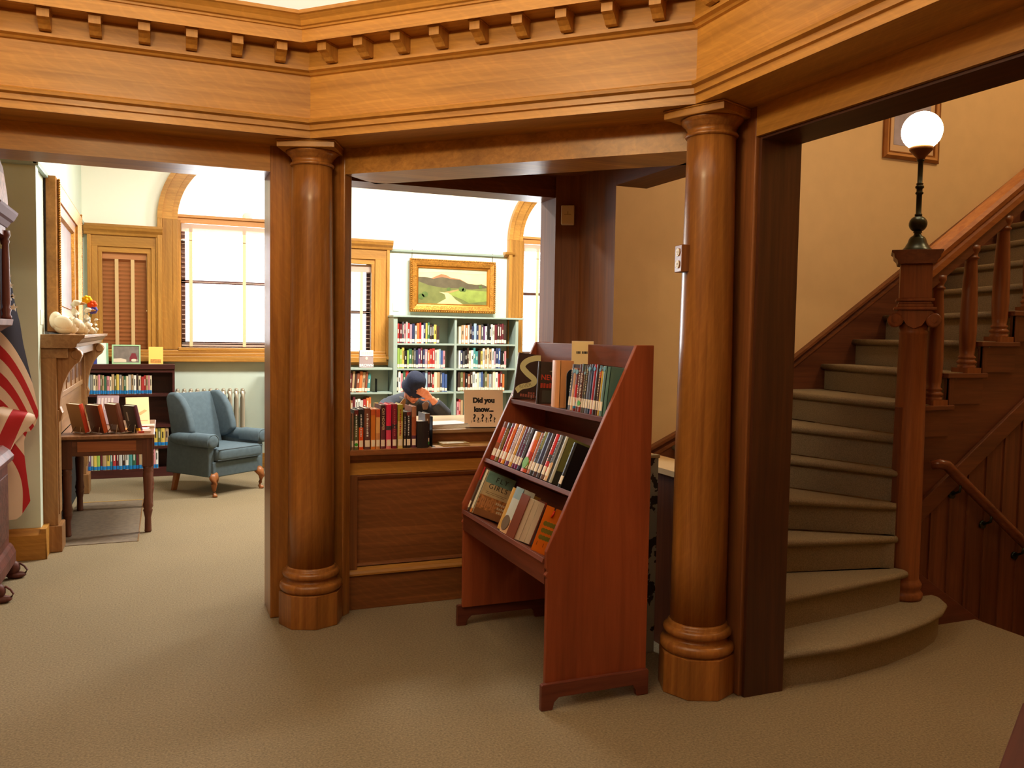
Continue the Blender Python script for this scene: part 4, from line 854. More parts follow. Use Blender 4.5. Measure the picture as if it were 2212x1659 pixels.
# book standing on the low shelf, seen against the window
sb = full_book('book', 'grey jacketed book lettered BROWN standing on the low green shelf', (2.005, 9.40, 1.1125), .155, .195, .03, (170, 150, 150), None, sticker=None)
MB().box(.002, .153, -.0066, -.0058, .13, .195).build('cover_band', plainc((240, 236, 230)), sb); text('BROWN', .042, Matrix.Translation((.078, -.0068, .024)) @ Matrix.Rotation(PI / 2, 4, 'X'), plainc((250, 246, 240)), sb, off=.001)
MB().ball((.078, -.006, .10), (.016, .003, .02), 12).build('cover_figure', plainc((220, 200, 190)), sb)
mk = MB()
for i in range(6): mk.box(.02 + i * .02, .034 + i * .02, -.0072, -.0064, .145, .178)
mk.build('cover_print', plainc((214, 206, 198)), sb)
# switch plate and picture
sw = thing('wall_plate', 'blank white plate on the wall above the left end of the green shelf', 'wall plate', (2.478, FARY - .006, 1.805)); MB().box(-.035, .035, -.003, .006, -.045, .045).build('plate', plainc((240, 240, 234)), sw, bevel=.002); MB().box(-.006, .006, -.008, -.002, -.012, .012).build('toggle', plainc((250, 250, 245)), sw)
def frame_rect(T, parent, x0, x1, z0, z1, y, bands, mats, name='frame_side'):
    """mitred picture frame in the x-z plane facing -y; bands = [(inset0, inset1, front0, front1, mat)]"""
    for bi, (a, b, f0, f1, mi) in enumerate(bands):
        P0 = [(x0 + a, z0 + a), (x1 - a, z0 + a), (x1 - a, z1 - a), (x0 + a, z1 - a)]; P1 = [(x0 + b, z0 + b), (x1 - b, z0 + b), (x1 - b, z1 - b), (x0 + b, z1 - b)]
        m = MB(T)
        for i in range(4):
            j = (i + 1) % 4
            q = [P0[i], P0[j], P1[j], P1[i]]
            vs = [(p[0], y, p[1]) for p in q] + [(q[0][0], y - f0, q[0][1]), (q[1][0], y - f0, q[1][1]), (q[2][0], y - f1, q[2][1]), (q[3][0], y - f1, q[3][1])]
            m.add(vs, [(0, 1, 2, 3), (4, 5, 6, 7), (0, 1, 5, 4), (1, 2, 6, 5), (2, 3, 7, 6), (3, 0, 4, 7)], 0)
        m.build(name if bi == 0 else ['carved_band', 'inner_slip', 'sight_edge'][min(bi - 1, 2)], mats[mi], parent)
lp = thing('landscape_painting', 'landscape painting of brown hills and a winding road in a carved gilt frame', 'painting', (3.155, FARY - .03, 1.745)); T = W((3.155, FARY - .03, 1.745))
px0, px1, pz0, pz1 = 2.625, 3.685, 1.752, 2.372; py = FARY - .035
frame_rect(T, lp, px0, px1, pz0, pz1, py, [(0, .03, .03, .055, 0), (.03, .075, .055, .045, 0), (.075, .098, .03, .022, 1), (.098, .106, .03, .015, 1)], [GILT, GILTS])
orn = MB(T); rnd = random.Random(1)
for k in range(46):
    t = k / 46; x = px0 + .02 + t * (px1 - px0 - .04)
    for z in (pz0 + .012, pz1 - .012): orn.ball((x, py - .048, z), (.010, .010, .011), 6)
for k in range(26):
    t = k / 26; z = pz0 + .02 + t * (pz1 - pz0 - .04)
    for x in (px0 + .012, px1 - .012): orn.ball((x, py - .048, z), (.011, .010, .010), 6)
tag(orn.build('carved_beads', GILT, lp), kind='stuff')
cx0, cx1, cz0, cz1 = px0 + .10, px1 - .10, pz0 + .10, pz1 - .10; cw, ch = cx1 - cx0, cz1 - cz0
pm = lambda n, c, v=.12, sc=14: plain('painted_' + n, S(*c), .5, var=v, vscale=sc)
def patch(pts, y, m, nm): MB(T).prism([(cx0 + u * cw, cz0 + v * ch) for u, v in pts], 'y', py - y - .0012, py - y).build(nm, m, lp)
patch([(0, 0), (1, 0), (1, 1), (0, 1)], .006, pm('sky', (222, 204, 150), .1, 6), 'canvas')
patch([(0, .84), (.2, .88), (.5, .9), (.8, .86), (1, .9), (1, 1), (0, 1)], .0075, pm('cloud', (206, 196, 156), .12, 8), 'painted_cloud')
patch([(.16, .68), (.26, .78), (.33, .84), (.40, .82), (.47, .75), (.60, .72), (.72, .6), (.16, .6)], .0085, pm('far_hill', (176, 112, 76), .12), 'painted_hill')
patch([(0, .74), (.12, .74), (.22, .70), (.34, .76), (.46, .72), (.6, .70), (.72, .60), (.85, .58), (.92, .60), (1, .54), (1, .40), (0, .36)], .0095, pm('hill', (92, 82, 60), .22, 10), 'painted_hill')
patch([(0, .62), (.15, .52), (.34, .46), (.6, .46), (.78, .44), (1, .50), (1, 0), (0, 0)], .0105, pm('field', (112, 116, 62), .2, 9), 'painted_field')
patch([(.42, .30), (.58, .44), (.72, .42), (1, .40), (1, .12), (.74, .05), (.62, .16)], .0115, pm('bright_field', (136, 150, 70), .2, 10), 'painted_field')
patch([(.26, 0), (.40, .16), (.38, .28), (.30, .34), (.42, .335), (.48, .26), (.54, .14), (.66, 0)], .0125, pm('road', (208, 188, 136), .1, 8), 'painted_road')
patch([(.36, .33), (.5, .40), (.62, .44), (.6, .42), (.46, .32)], .0128, pm('bank', (176, 140, 88), .15), 'painted_bank')
for u, v, r in ((.44, .42, .035), (.62, .44, .045), (.66, .42, .035), (.10, .26, .05), (.05, .2, .05), (.9, .52, .03)):
    patch([(u + r * math.cos(a) * .9, v + 1.6 * r * math.sin(a)) for a in [i * PI / 5 for i in range(10)]], .0132, pm('bush', (88, 108, 52), .2, 30), 'painted_bush')
for x in (2.66, 3.66): MB(T).tube([(x, FARY - .02, 2.37), (x, FARY - .022, 2.45), (x - .004, FARY - .04, 2.475)], .003, 5).build('hanging_hook', SASH, lp)

# ================================================================ dark bookcase under the left window
db = thing('dark_bookcase', 'dark reddish bookcase of large-print books under the left window', 'bookcase', (-.33, 9.5, 0)); T = W((-.33, 9.5, 0)); bx0, bx1, by = -.76, .09, 9.34
MB(T).box(bx0, bx1 + .002, by - .015, 9.56, 1.098, 1.146).box(bx0, bx1, by, 9.56, 1.062, 1.098).build('top_board', bcX, db, bevel=.003)
for a, b in ((bx0, bx0 + .02), (bx1 - .022, bx1)): MB(T).box(a, b, by, 9.56, 0, 1.065).build('side_panel', bcX, db)
MB(T).box(bx0, bx1, 9.548, 9.56, 0, 1.065).build('back_panel', bcX, db)
for z in (.846, .530, .312): MB(T).box(bx0 + .02, bx1 - .022, by + .005, 9.548, z - .027, z).build('shelf', bcX, db)
MB(T).box(bx0, bx1, by, 9.548, 0, .082).build('plinth', bcX, db)
xd = lambda p: float(ony(p, 850, by + .02)[0]); LG = 'large-print books in the dark bookcase'; y_ = by + .012
far_row(-.735, xd(328), y_, .846, 'white,pale blue,grey,cream,tan,pink,olive green,tan,green,pink,cream,tan,olive green,yellow,grey,tan,green,cream,pale grey,tan,white,dark brown,cream,red,red,tan,pink,cream'.split(','), 'on the top shelf of the dark bookcase', LG, .175, .20, .14, True)
far_row(xd(202), xd(250), y_, .530, 'pale grey,white,mauve,mauve,grey,white'.split(','), 'on the second shelf of the dark bookcase', LG, .20, .225, .14, True)
far_row(xd(325), xd(364), y_, .312, 'cream,yellow,olive green,yellow,tan'.split(','), 'on the third shelf of the dark bookcase', LG, .17, .19, .14, True)
far_row(-.735, xd(341), y_, .082, 'mauve,purple,cream,yellow,lime green,maroon,tan,yellow,teal,red,maroon,pale grey,dark brown,white,teal,green,maroon,tan,cream,cream,cream,tan,pink,white'.split(','), 'on the bottom shelf of the dark bookcase', LG, .19, .215, .14, True)
# things standing on top of it
f1 = thing('card_display', 'pale green-edged white display card leaning beside the framed picture', 'card', (-.60, 9.42, 1.1465), rot=(math.radians(-14), 0, .12)); MB().box(-.075, .075, 0, .006, 0, .215).build('card', plain('pale_card', S(222, 240, 226), .3), f1); MB().box(.055, .075, -.001, .007, .0, .215).build('edge', plainc((150, 196, 160)), f1); MB().box(-.075, -.03, -.002, .02, 0, .07).build('blue_corner', plainc((40, 50, 130)), f1); MB().box(-.06, .06, .005, .09, 0, .006).build('foot', MATS['clear_plastic'], f1)
f2 = thing('framed_picture', 'pale green framed picture of a cottage scene on the dark bookcase', 'picture', (-.363, 9.40, 1.1465), rot=(math.radians(-10), 0, 0)); MB().box(-.13, .13, .004, .012, 0, .196).build('backing', plainc((120, 110, 96)), f2)
frame_rect(None, f2, -.132, .132, 0, .197, .012, [(0, .014, .016, .016, 0)], [plain('pale_green_frame', S(168, 206, 158), .5)])
MB().box(-.118, .118, .0015, .0035, .015, .185).build('picture_ground', pm('dusk', (124, 112, 104), .2, 20), f2); MB().prism([(-.118, .02), (-.118, .055), (-.05, .06), (0, .045), (.0, .02)], 'y', .0008, .0014).build('picture_snow', plainc((222, 204, 180)), f2)
MB().prism([(.03, .03), (.03, .065), (.05, .11), (.085, .11), (.10, .065), (.10, .03)], 'y', .0004, .0014).build('picture_house', plainc((126, 40, 48)), f2); MB().ball((.07, .001, .04), (.035, .001, .016), 12).build('picture_snow', plainc((230, 214, 190)), f2)
MB().box(-.02, .02, .012, .10, 0, .006).build('strut', plainc((90, 70, 50)), f2)
f3 = thing('yellow_card', 'small glowing yellow card in a stand on the dark bookcase', 'card', (-.088, 9.40, 1.1465), rot=(math.radians(-8), 0, -.05)); MB().box(-.068, .068, 0, .004, .0, .178).build('card', plain('yellow_card', S(252, 214, 110), .5), f3); MB().box(-.05, .05, -.0015, .0, .012, .05).build('printed_picture', pm('amber', (206, 140, 70), .3, 60), f3); MB().box(-.065, .065, 0, .07, 0, .004).build('stand', MATS['clear_plastic'], f3)

# ================================================================ radiator
rd = thing('radiator', 'silver cast-iron column radiator under the window behind the armchair', 'radiator', (.44, 9.5, 0)); pitch = .0645
sec = None
for i in range(11):
    if sec is None:
        m = MB()
        for dy in (-.055, .055):
            m.tube([(0, dy, .10), (0, dy, .16), (0, dy, .78), (0, dy * .8, .85), (0, dy * .3, .875)], [.020, .021, .021, .024, .020], 10)
        m.tube([(0, -.05, .13), (0, .05, .13)], .026, 10); m.tube([(0, -.045, .845), (0, .045, .845)], .027, 10); m.ball((0, -.02, .872), (.020, .045, .022), 10)
        sec = m.build('section', RADM, rd); c = sec
    else: c = sec.copy(); COL.objects.link(c); c.parent = rd
    c.location = ((i - 5) * pitch, -.05, 0)
for sx in (-5, 5):
    for dy in (-.055, .055): MB().lathe([(.024, 0), (.020, .02), (.012, .05), (.016, .10)], (sx * pitch, dy - .05, 0), 10).build('foot', RADM, rd)
MB().tube([(-5.4 * pitch, -.05, .13), (5.9 * pitch, -.05, .13), (6.3 * pitch, -.05, .10), (6.3 * pitch, -.05, .0)], .013, 8).build('supply_pipe', RADM, rd); MB().lathe([(.028, 0), (.032, .01), (.03, .022)], (6.0 * pitch, -.05, .155), 14).tube([(6.0 * pitch, -.05, .13), (6.0 * pitch, -.05, .158)], .01, 8).build('valve', plainc((60, 50, 44)), rd)

# ================================================================ wing armchair
ac = thing('wing_armchair', 'blue-grey upholstered wing armchair with wooden cabriole front legs', 'armchair', (.455, 8.40, 0), math.radians(38))
def soft(name, mb, parent, m=FABRIC, bev=.03, seg=4):
    o = mb.build(name, m, parent, bev, seg)
    for p in o.data.polygons: p.use_smooth = True
    return o
soft('seat_base', MB().box(-.29, .29, -.27, .30, .175, .315), ac, bev=.012)
soft('seat_cushion', MB().prism([(-.255, -.315), (.255, -.315), (.265, -.26), (.245, .22), (-.245, .22), (-.265, -.26)], 'z', .318, .435), ac, bev=.035)
MB().tube([(-.265, -.305, .425), (.265, -.305, .425)], .005, 6).tube([(-.265, -.305, .33), (.265, -.305, .33)], .005, 6).build('piping', plainc((74, 88, 98)), ac)
bkp = [(.16, .30), (.23, .62), (.315, .86), (.35, .91), (.39, .90), (.395, .86), (.36, .55), (.30, .17), (.24, .17)]
soft('backrest', MB().prism(bkp, 'x', -.225, .225), ac, bev=.03)
for s_ in (-1, 1):
    wing = [(.30, .45), (.11, .50), (.04, .56), (.055, .64), (.11, .78), (.19, .875), (.27, .92), (.36, .915), (.39, .86)]
    a, b = sorted((s_ * .205, s_ * .278)); soft('wing', MB().prism(wing, 'x', a, b), ac, bev=.028)
    soft('arm', MB().prism([(-.25, .18), (-.25, .50), (.30, .52), (.33, .18)], 'x', *sorted((s_ * .255, s_ * .325))), ac, bev=.015)
    MB().lathe([(.02, -.292), (.045, -.290), (.058, -.282), (.060, -.25), (.060, .05), (.055, .18), (.04, .26)], (s_ * .298, 0, .502), 20, ax='y').build('arm_roll', FABRIC, ac)
    soft('armrest_cover', MB().prism([(-.068, 0), (-.06, .035), (-.03, .06), (.03, .06), (.06, .035), (.068, 0), (.062, -.06), (.056, 0), (.05, .028), (.025, .048), (-.025, .048), (-.05, .028), (-.056, 0), (-.064, -.05)], 'y', -.285, -.02) if True else None, ac, bev=.004).location = (s_ * .298, 0, .507)
    m = MB().tube([(s_ * .255, -.235, .20), (s_ * .275, -.262, .165), (s_ * .285, -.275, .12), (s_ * .275, -.265, .06), (s_ * .270, -.262, .03), (s_ * .278, -.278, .012), (s_ * .28, -.285, .0)], [.042, .040, .030, .018, .016, .022, .020], 12); m.build('front_leg', CABW, ac)
    MB().prism([(.24, .19), (.29, .19), (.335, 0), (.300, 0)], 'x', *sorted((s_ * .22, s_ * .265))).build('back_leg', CABW, ac, bevel=.004)

# ================================================================ fireplace mantel, hearth
mt = thing('mantelpiece', 'carved oak fireplace mantelpiece with scrolled brackets along the left wall', 'mantelpiece', (-.68, 7.5, 0)); T = W((-.68, 7.5, 0)); my0, my1 = 6.33, 8.72
MB(T).prism([(-.768, 1.455), (-.492, 1.455), (-.496, 1.435), (-.510, 1.428), (-.528, 1.405), (-.540, 1.396), (-.545, 1.372), (-.575, 1.366), (-.768, 1.366)], 'y', my0 - .02, my1 + .02).build('mantel_shelf', mantY, mt, bevel=.002)
MB(T).box(-.768, -.60, my0 + .01, my1 - .01, 1.30, 1.366).build('frieze', mantY, mt, bevel=.003)
for ya, yb_ in ((my0 + .01, my0 + .20), (my1 - .20, my1 - .01)):
    MB(T).box(-.768, -.668, ya, yb_, .18, 1.30).build('pilaster', mantW, mt, bevel=.004)
    MB(T).box(-.768, -.645, ya - .008, yb_ + .008, 0, .18).build('plinth', mantW, mt, bevel=.006)
    MB(T).box(-.668, -.660, ya + .03, yb_ - .03, .25, .95).build('pilaster_panel', mantY, mt, bevel=.003)
    br = [(-.668, .86), (-.650, .88), (-.640, .93), (-.655, .97), (-.648, 1.05), (-.63, 1.13), (-.60, 1.20), (-.565, 1.25), (-.535, 1.275), (-.522, 1.305), (-.528, 1.340), (-.55, 1.366), (-.668, 1.366)]
    MB(T).prism(br, 'y', ya + .045, yb_ - .045).build('bracket', mantW, mt, bevel=.004)
    MB(T).lathe([(.030, ya + .04), (.034, ya + .045), (.034, yb_ - .045), (.030, yb_ - .04)], (-.552, 0, 1.322), 18, ax='y').build('bracket_scroll', mantW, mt)
MB(T).box(-.768, -.70, my0 + .2, my1 - .2, .74, 1.30).build('breast_panel', mantY, mt)
MB(T).box(-.70, -.688, my0 + .2, my1 - .2, 1.0, 1.04).build('breast_rail', mantY, mt, bevel=.003); MB(T).box(-.70, -.69, my0 + .2, my1 - .2, 1.255, 1.30).build('breast_rail', mantY, mt, bevel=.003)
for i in range(6):
    ya = my0 + .23 + i * .345; MB(T).box(-.70, -.692, ya, ya + .03, 1.04, 1.255).build('breast_stile', mantW, mt, bevel=.002); MB(T).box(-.70, -.694, ya + .1, ya + .24, 1.08, 1.22).build('breast_inset', wood('dark_inset', (.16, .06, .025, 1), (.09, .03, .012, 1), 'Z'), mt, bevel=.002)
MB(T).box(-.768, -.74, my0 + .2, my1 - .2, 0, .74).build('firebox_surround', plain('firebox', (.012, .012, .012, 1), .9), mt)
he = thing('hearth', 'dark flush hearth slab edged with a brass strip under the table', 'hearth', (-.47, 7.28, 0)); T = W((-.47, 7.28, 0))
MB(T).box(-.70, -.19, 6.49, 8.06, 0, .004).build('slab', plain('hearth_tile', S(112, 96, 78), .8, var=.2, vscale=25, bump=.3, bscale=30), he)
MB(T).box(-.70, -.185, 8.06, 8.075, 0, .006).build('brass_strip', plain('worn_brass', S(214, 170, 80), .4, metal=.4), he); MB(T).box(-.19, -.183, 6.49, 8.06, 0, .006).build('brass_strip', plainc((120, 86, 50)), he)
# gilt framed picture on the mantel, leaning forward, facing right
gp = thing('gilt_framed_picture', 'large gilt framed picture standing on the mantel, seen nearly edge-on', 'painting', (-.735, 7.56, 1.4565), rot=(0, math.radians(1.2), PI / 2))
frame_rect(None, gp, -.88, .86, 0, 1.075, .02, [(0, .05, .06, .085, 1), (.05, .13, .085, .06, 0), (.13, .20, .045, .03, 1), (.20, .215, .04, .012, 0)], [GILT, wood('frame_gold_wood', (.50, .22, .05, 1), (.36, .15, .03, 1), 'X')])
MB().box(-.68, .66, .005, .012, .20, .88).build('canvas', pm('old_canvas', (128, 104, 98), .3, 5), gp); MB().box(-.88, .86, .02, .03, 0, 1.075).build('backing', plainc((50, 34, 28)), gp)
ob2 = MB()
for k in range(66):
    z = .012 + k * .016
    for x in (-.855, .835): ob2.ball((x, -.060, z), (.012, .010, .009), 6)
tag(ob2.build('carved_beads', GILT, gp), kind='stuff')
pn = thing('paper_notice', 'small white notice on the wall beside the gilt picture', 'paper', (FPX_ + .001, 6.55, 1.56)); MB().box(0, .002, -.09, .05, -.04, .06).build('sheet', plainc((240, 238, 226)), pn)
# swans
def swan(name, label, loc, s, rz, neck=1.0):
    t = thing(name, label, 'ornament', loc, rz, 'ceramic swans on the mantel'); b = MB()
    b.ball((0, 0, .055 * s), (.072 * s, .05 * s, .056 * s), 16); b.ball((-.055 * s, 0, .095 * s), (.042 * s, .045 * s, .062 * s), 14); b.ball((.045 * s, 0, .055 * s), (.042 * s, .042 * s, .05 * s), 12)
    b.build('body', SWANM, t)
    for sy in (-1, 1): MB().ball((-.01 * s, sy * .036 * s, .078 * s), (.065 * s, .02 * s, .045 * s), 12, R=Matrix.Rotation(.35, 3, 'Y')).build('wing', SWANM, t)
    N_ = [(.055, .06), (.078, .10), (.070, .14), (.052, .17), (.050, .20), (.066, .222), (.088, .222)]
    MB().tube([(x * s, 0, z * s * (neck if z > .1 else 1)) for x, z in N_], [.036 * s, .030 * s, .023 * s, .018 * s, .017 * s, .020 * s, .016 * s], 12).build('neck', SWANM, t)
    z = .22 * s * neck; MB().ball((.076 * s, 0, z), (.027 * s, .020 * s, .020 * s), 10).build('head', SWANM, t); MB().lathe([(.011 * s, 0), (.008 * s, .02 * s), (.002, .038 * s)], (.096 * s, 0, z - .004 * s), 8, ax='x').build('beak', plainc((190, 130, 70)), t)
    return t
swan('swan_ornament', 'largest white ceramic swan at the left of the mantel, with spread tail', (-.640, 6.62, 1.4555), 1.0, .05)
swan('swan_ornament', 'middle-sized white ceramic swan in front of the flower vase', (-.565, 6.78, 1.4555), .80, .0)
swan('swan_ornament', 'smallest white ceramic swan at the right end of the mantel group', (-.505, 7.02, 1.4555), .45, 0, 1.1)
va = thing('flower_vase', 'small glass vase of yellow, orange and blue artificial flowers on the mantel', 'vase', (-.545, 7.20, 1.4555)); MB().lathe([(.022, 0), (.026, .03), (.018, .08), (.022, .115), (.019, .115), (.015, .08), (.02, .01)], n=16).build('vase', plain('pale_glass', S(200, 215, 205), .1), va)
for (x, z, c, nm) in ((-.0, .26, (255, 206, 10), 'yellow'), (.035, .225, (246, 90, 20), 'orange'), (.038, .185, (84, 74, 160), 'blue')):
    f = MB().tube([(0, 0, .05), (x * .5, 0, z * .6), (x, 0, z - .01)], .003, 5).build('flower', plainc((60, 90, 40)), va); f.name = 'flower'
    p = MB()
    for k in range(7):
        a = 2 * PI * k / 7; p.ball((x + .020 * math.cos(a), -.012, z + .018 * math.sin(a)), (.017, .010, .016), 8)
    p.ball((x, -.018, z), .012, 8); p.build('petals', plainc(c), f)

# ================================================================ old table with books in wire stands
tb = thing('wooden_table', 'dark turned-leg wooden table with a drawer, in front of the fireplace', 'table', (-.39, 7.25, 0)); T = W((-.39, 7.25, 0))
MB(T).box(-.70, -.075, 6.70, 7.80, .708, .735).build('tabletop', tblY, tb, bevel=.006)
MB(T).box(-.665, -.115, 6.745, 6.77, .585, .708).build('apron', tblX, tb); MB(T).box(-.665, -.115, 7.73, 7.755, .585, .708).build('apron', tblX, tb)
for x in (-.665, -.14): MB(T).box(x, x + .025, 6.77, 7.73, .585, .708).build('apron', tblX, tb)
MB(T).box(-.585, -.20, 6.737, 6.745, .615, .690).build('drawer_front', wood('drawer_wood', (.34, .12, .045, 1), (.22, .07, .03, 1), 'X'), tb, bevel=.002)
legp = [(.020, 0), (.026, .012), (.024, .02), (.022, .11), (.030, .15), (.034, .165), (.028, .175), (.036, .20), (.030, .225), (.030, .24), (.026, .26), (.031, .38), (.033, .44), (.028, .45), (.034, .46), (.030, .475), (.036, .50)]
for lx, ly in ((-.125, 6.775), (-.655, 6.775), (-.125, 7.725), (-.655, 7.725)):
    l = MB(T); l.lathe(legp, (lx, ly, 0), 16); l.box(lx - .036, lx + .036, ly - .036, ly + .036, .495, .708); l.build('leg', wood('table_leg_wood', (.15, .05, .03, 1), (.075, .026, .016, 1), 'Z'), tb)
def easel(name, label, x, y, tilt, rz=0):
    e = thing(name, label, 'easel', (x, y, .7355), rz, 'wire book easels on the table')
    for s_ in (-1, 1):
        MB().tube([(s_ * .045, -.055, .012), (s_ * .045, -.06, .002), (s_ * .045, .05, .002), (s_ * .04, .055, .004)], .0030, 6).build('foot_wire', WIRE, e)
    MB().tube([(-.05, .075, .002), (-.012, .030, .105), (0, .026, .115), (.012, .030, .105), (.05, .075, .002)], .0032, 6).build('back_wire', WIRE, e)
    return e
# books seen from behind: backs towards us, leaning to the right
TBK = [(.185, 'tan-edged book with a red spine in the wire stand, leftmost on the table', (-.555, 6.95), .15, .215, .034, (150, 120, 84), (206, 74, 50)),
       (.18, 'brown-backed book with an orange head in the second wire stand on the table', (-.43, 6.90), .15, .21, .034, (88, 50, 40), (190, 84, 40)),
       (.17, 'tan and dark patterned book in the third wire stand on the table', (-.315, 6.885), .12, .215, .04, (120, 84, 56), (110, 60, 46)),
       (.19, 'dark grey book with maroon edge and yellow corner at the right of the table', (-.195, 6.90), .13, .20, .032, (62, 58, 60), (90, 44, 60))]
for i, (tl, lab, (x, y), w, h, d, cov, spn) in enumerate(TBK):
    # local: back cover faces -x side turned to us, leaning to the right
    o = MB(); o.box(0, w, 0, .003, 0, h, 0); o.box(0, w, d - .003, d, 0, h, 0); o.prism([(0, 0), (-.004, d * .3), (-.004, d * .7), (0, d)][:0] or [(w - .003, 0), (w, 0), (w + .004, d * .3), (w + .004, d * .7), (w, d), (w - .003, d)], 'z', 0, h, 1)
    b_ = o.build('book', [cmat(cov), cmat(spn)]); MB().box(.004, w - .004, .003, d - .003, .004, h - .004).build('pages', PAPER, b_)
    b_.location = (x - w * .5, y, .742); b_.rotation_euler = (math.radians(14), math.radians(0), math.radians(-52)); tag(b_, lab, 'book', 'books in wire stands on the table')
    if i == 3: MB().box(w - .03, w + .0045, -.001, .012, .0, .03).build('yellow_corner', plainc((246, 190, 40)), b_); MB().box(.03, .045, -.0008, 0, .08, .15).build('printed_mark', plainc((190, 190, 190)), b_)
    if i == 2: MB().box(.02, .10, -.0008, 0, .02, .06).build('printed_mark', plainc((150, 140, 140)), b_)
    easel('wire_easel', 'bent wire easel holding the %s book on the table' % ('leftmost', 'second', 'third', 'rightmost')[i], x + .01, y - .035, tl, math.radians(-52) + PI)
def cover_card(label, loc, rot, w, h, cov, extra=None, d=.014):
    o = MB().box(-w / 2, w / 2, 0, .002, 0, h).box(-w / 2, w / 2, d - .002, d, 0, h).box(-w / 2, -w / 2 + .003, 0, d, 0, h).build('book', cmat(cov)); MB().box(-w / 2 + .003, w / 2 - .004, .002, d - .002, .003, h - .003).build('pages', PAPER, o); o.location = loc; o.rotation_euler = rot; tag(o, label, 'book', 'books on the table by the fireplace')
    if extra: extra(o)
    return o
cover_card('pale lilac book with white barcode panel leaning at the back of the table', (-.44, 7.45, .740), (math.radians(-22), 0, math.radians(-8)), .16, .24, (196, 176, 190), lambda o: [MB().box(-.07 + k * .024, -.055 + k * .024, -.001, 0, .12, .22).build('printed_bar', plainc((240, 232, 232)), o) for k in range(5)])
cover_card('bright cream picture book standing behind the dark grey book', (-.20, 7.32, .740), (math.radians(-24), 0, math.radians(6)), .17, .235, (252, 236, 184), lambda o: [MB().prism([(.0, .10), (.05, .13), (.07, .12), (.02, .085)], 'y', -.001, 0).build('printed_mark', plainc((220, 190, 130)), o), MB().box(-.08, .07, -.001, 0, .035, .042).build('printed_mark', plainc((230, 200, 150)), o)])
for i, (lab, x, y, rz, w, l, c) in enumerate((('red and white magazine lying nearest the right table corner', -.155, 6.86, .12, .10, .14, (206, 150, 140)), ('white leaflet lying between the two flat red magazines', -.175, 6.98, -.2, .10, .13, (226, 214, 222)), ('pinkish book lying flat at the far right of the table', -.135, 7.22, .05, .11, .15, (206, 170, 160)))):
    o = MB().box(-w / 2, w / 2, -l / 2, l / 2, 0, .002).box(-w / 2, w / 2, -l / 2, l / 2, .014, .016).box(-w / 2, -w / 2 + .003, -l / 2, l / 2, 0, .016).build('magazine', cmat(c)); o.location = (x, y, .7355); o.rotation_euler = (0, 0, rz); tag(o, lab, 'magazine'); MB().box(-w / 2 + .003, w / 2 - .003, -l / 2 + .003, l / 2 - .003, .002, .014).build('pages', plainc((236, 226, 226)), o)
    MB().box(-w / 2 + .01, -.0, -l / 2 - .0006, -l / 2 + .01, .003, .013).build('red_mark', plainc((206, 54, 40)), o)
o = MB().box(-.045, .045, -.06, .06, 0, .012).build('book', cmat((236, 130, 56))); o.location = (-.275, 7.0, .7355); tag(o, 'small orange book lying flat between the stands', 'book'); MB().box(-.045, .045, -.061, -.055, .002, .005).box(-.045, .045, -.061, -.055, .007, .009).build('pages', PAPER, o)

# ================================================================ READER at a table, with table and chair
rtb = thing('reading_table', 'plain wooden reading table in front of the person in the blue hat', 'table', (2.1, 6.98, 0)); T = W((2.1, 6.98, 0))
MB(T).box(1.45, 2.75, 6.66, 7.26, .70, .73).build('tabletop', wood('reading_table_wood', (.42, .22, .09, 1), (.30, .14, .05, 1), 'X'), rtb, bevel=.004); MB(T).box(1.52, 2.68, 6.72, 7.20, .62, .70).build('apron', oakX, rtb)
for x in (1.52, 2.62):
    for y in (6.72, 7.14): MB(T).box(x, x + .06, y, y + .06, 0, .70).build('leg', oakZ, rtb)
rch = thing('wooden_chair', 'wooden chair under the person in the blue hat', 'chair', (2.04, 7.74, 0)); T = W((2.04, 7.74, 0))
MB(T).box(1.82, 2.26, 7.50, 7.94, .41, .45).build('seat', oakX, rch, bevel=.006)
for x in (1.83, 2.21):
    for y in (7.51, 7.89): MB(T).box(x, x + .04, y, y + .04, 0, .41 if y < 7.6 else .84).build('leg', oakZ, rch)
MB(T).box(1.87, 2.21, 7.90, 7.925, .68, .83).build('backrest', oakX, rch, bevel=.004)
PB = (2.04, 7.70, .45); T = W(PB)
pr_ = thing('person', 'person in dark jacket and navy hat bent over a table, hand at the forehead', 'person', PB)
SKIN = plain('skin', S(216, 140, 108), .5, var=.06, vscale=30)
def blob(name, mb, mat, parent, vox, sm=6):
    o = mb.build(name, mat, parent); r = o.modifiers.new('remesh', 'REMESH'); r.mode = 'VOXEL'; r.voxel_size = vox; r.use_smooth_shade = True
    k = o.modifiers.new('smooth', 'SMOOTH'); k.factor = .5; k.iterations = sm
    me = bpy.data.meshes.new_from_object(o.evaluated_get(bpy.context.evaluated_depsgraph_get())); o.modifiers.clear(); old = o.data; o.data = me; me.name = name; bpy.data.meshes.remove(old)
    return o
HC = Vector((2.040, 7.30, 1.020)); HR = Matrix.Rotation(math.radians(12), 3, 'Z') @ Matrix.Rotation(math.radians(38), 3, 'X')     # head bowed towards the table (faces -y)
hp = lambda x, y, z: tuple(HC + HR @ Vector((x, y, z)))
b = MB(T); cap_ = lambda pts, rr, n=12: b.tube(pts, rr, n)
b.ball(HC, (.078, .097, .108), 20, R=HR); b.ball(hp(0, -.045, -.055), (.056, .055, .062), 16, R=HR); b.ball(hp(0, -.070, -.095), (.028, .024, .022), 12, R=HR)
b.ball(hp(0, -.104, -.022), (.014, .020, .026), 12, R=HR); b.ball(hp(0, -.108, -.038), (.018, .015, .013), 12, R=HR); b.ball(hp(0, -.090, .014), (.050, .016, .012), 12, R=HR)
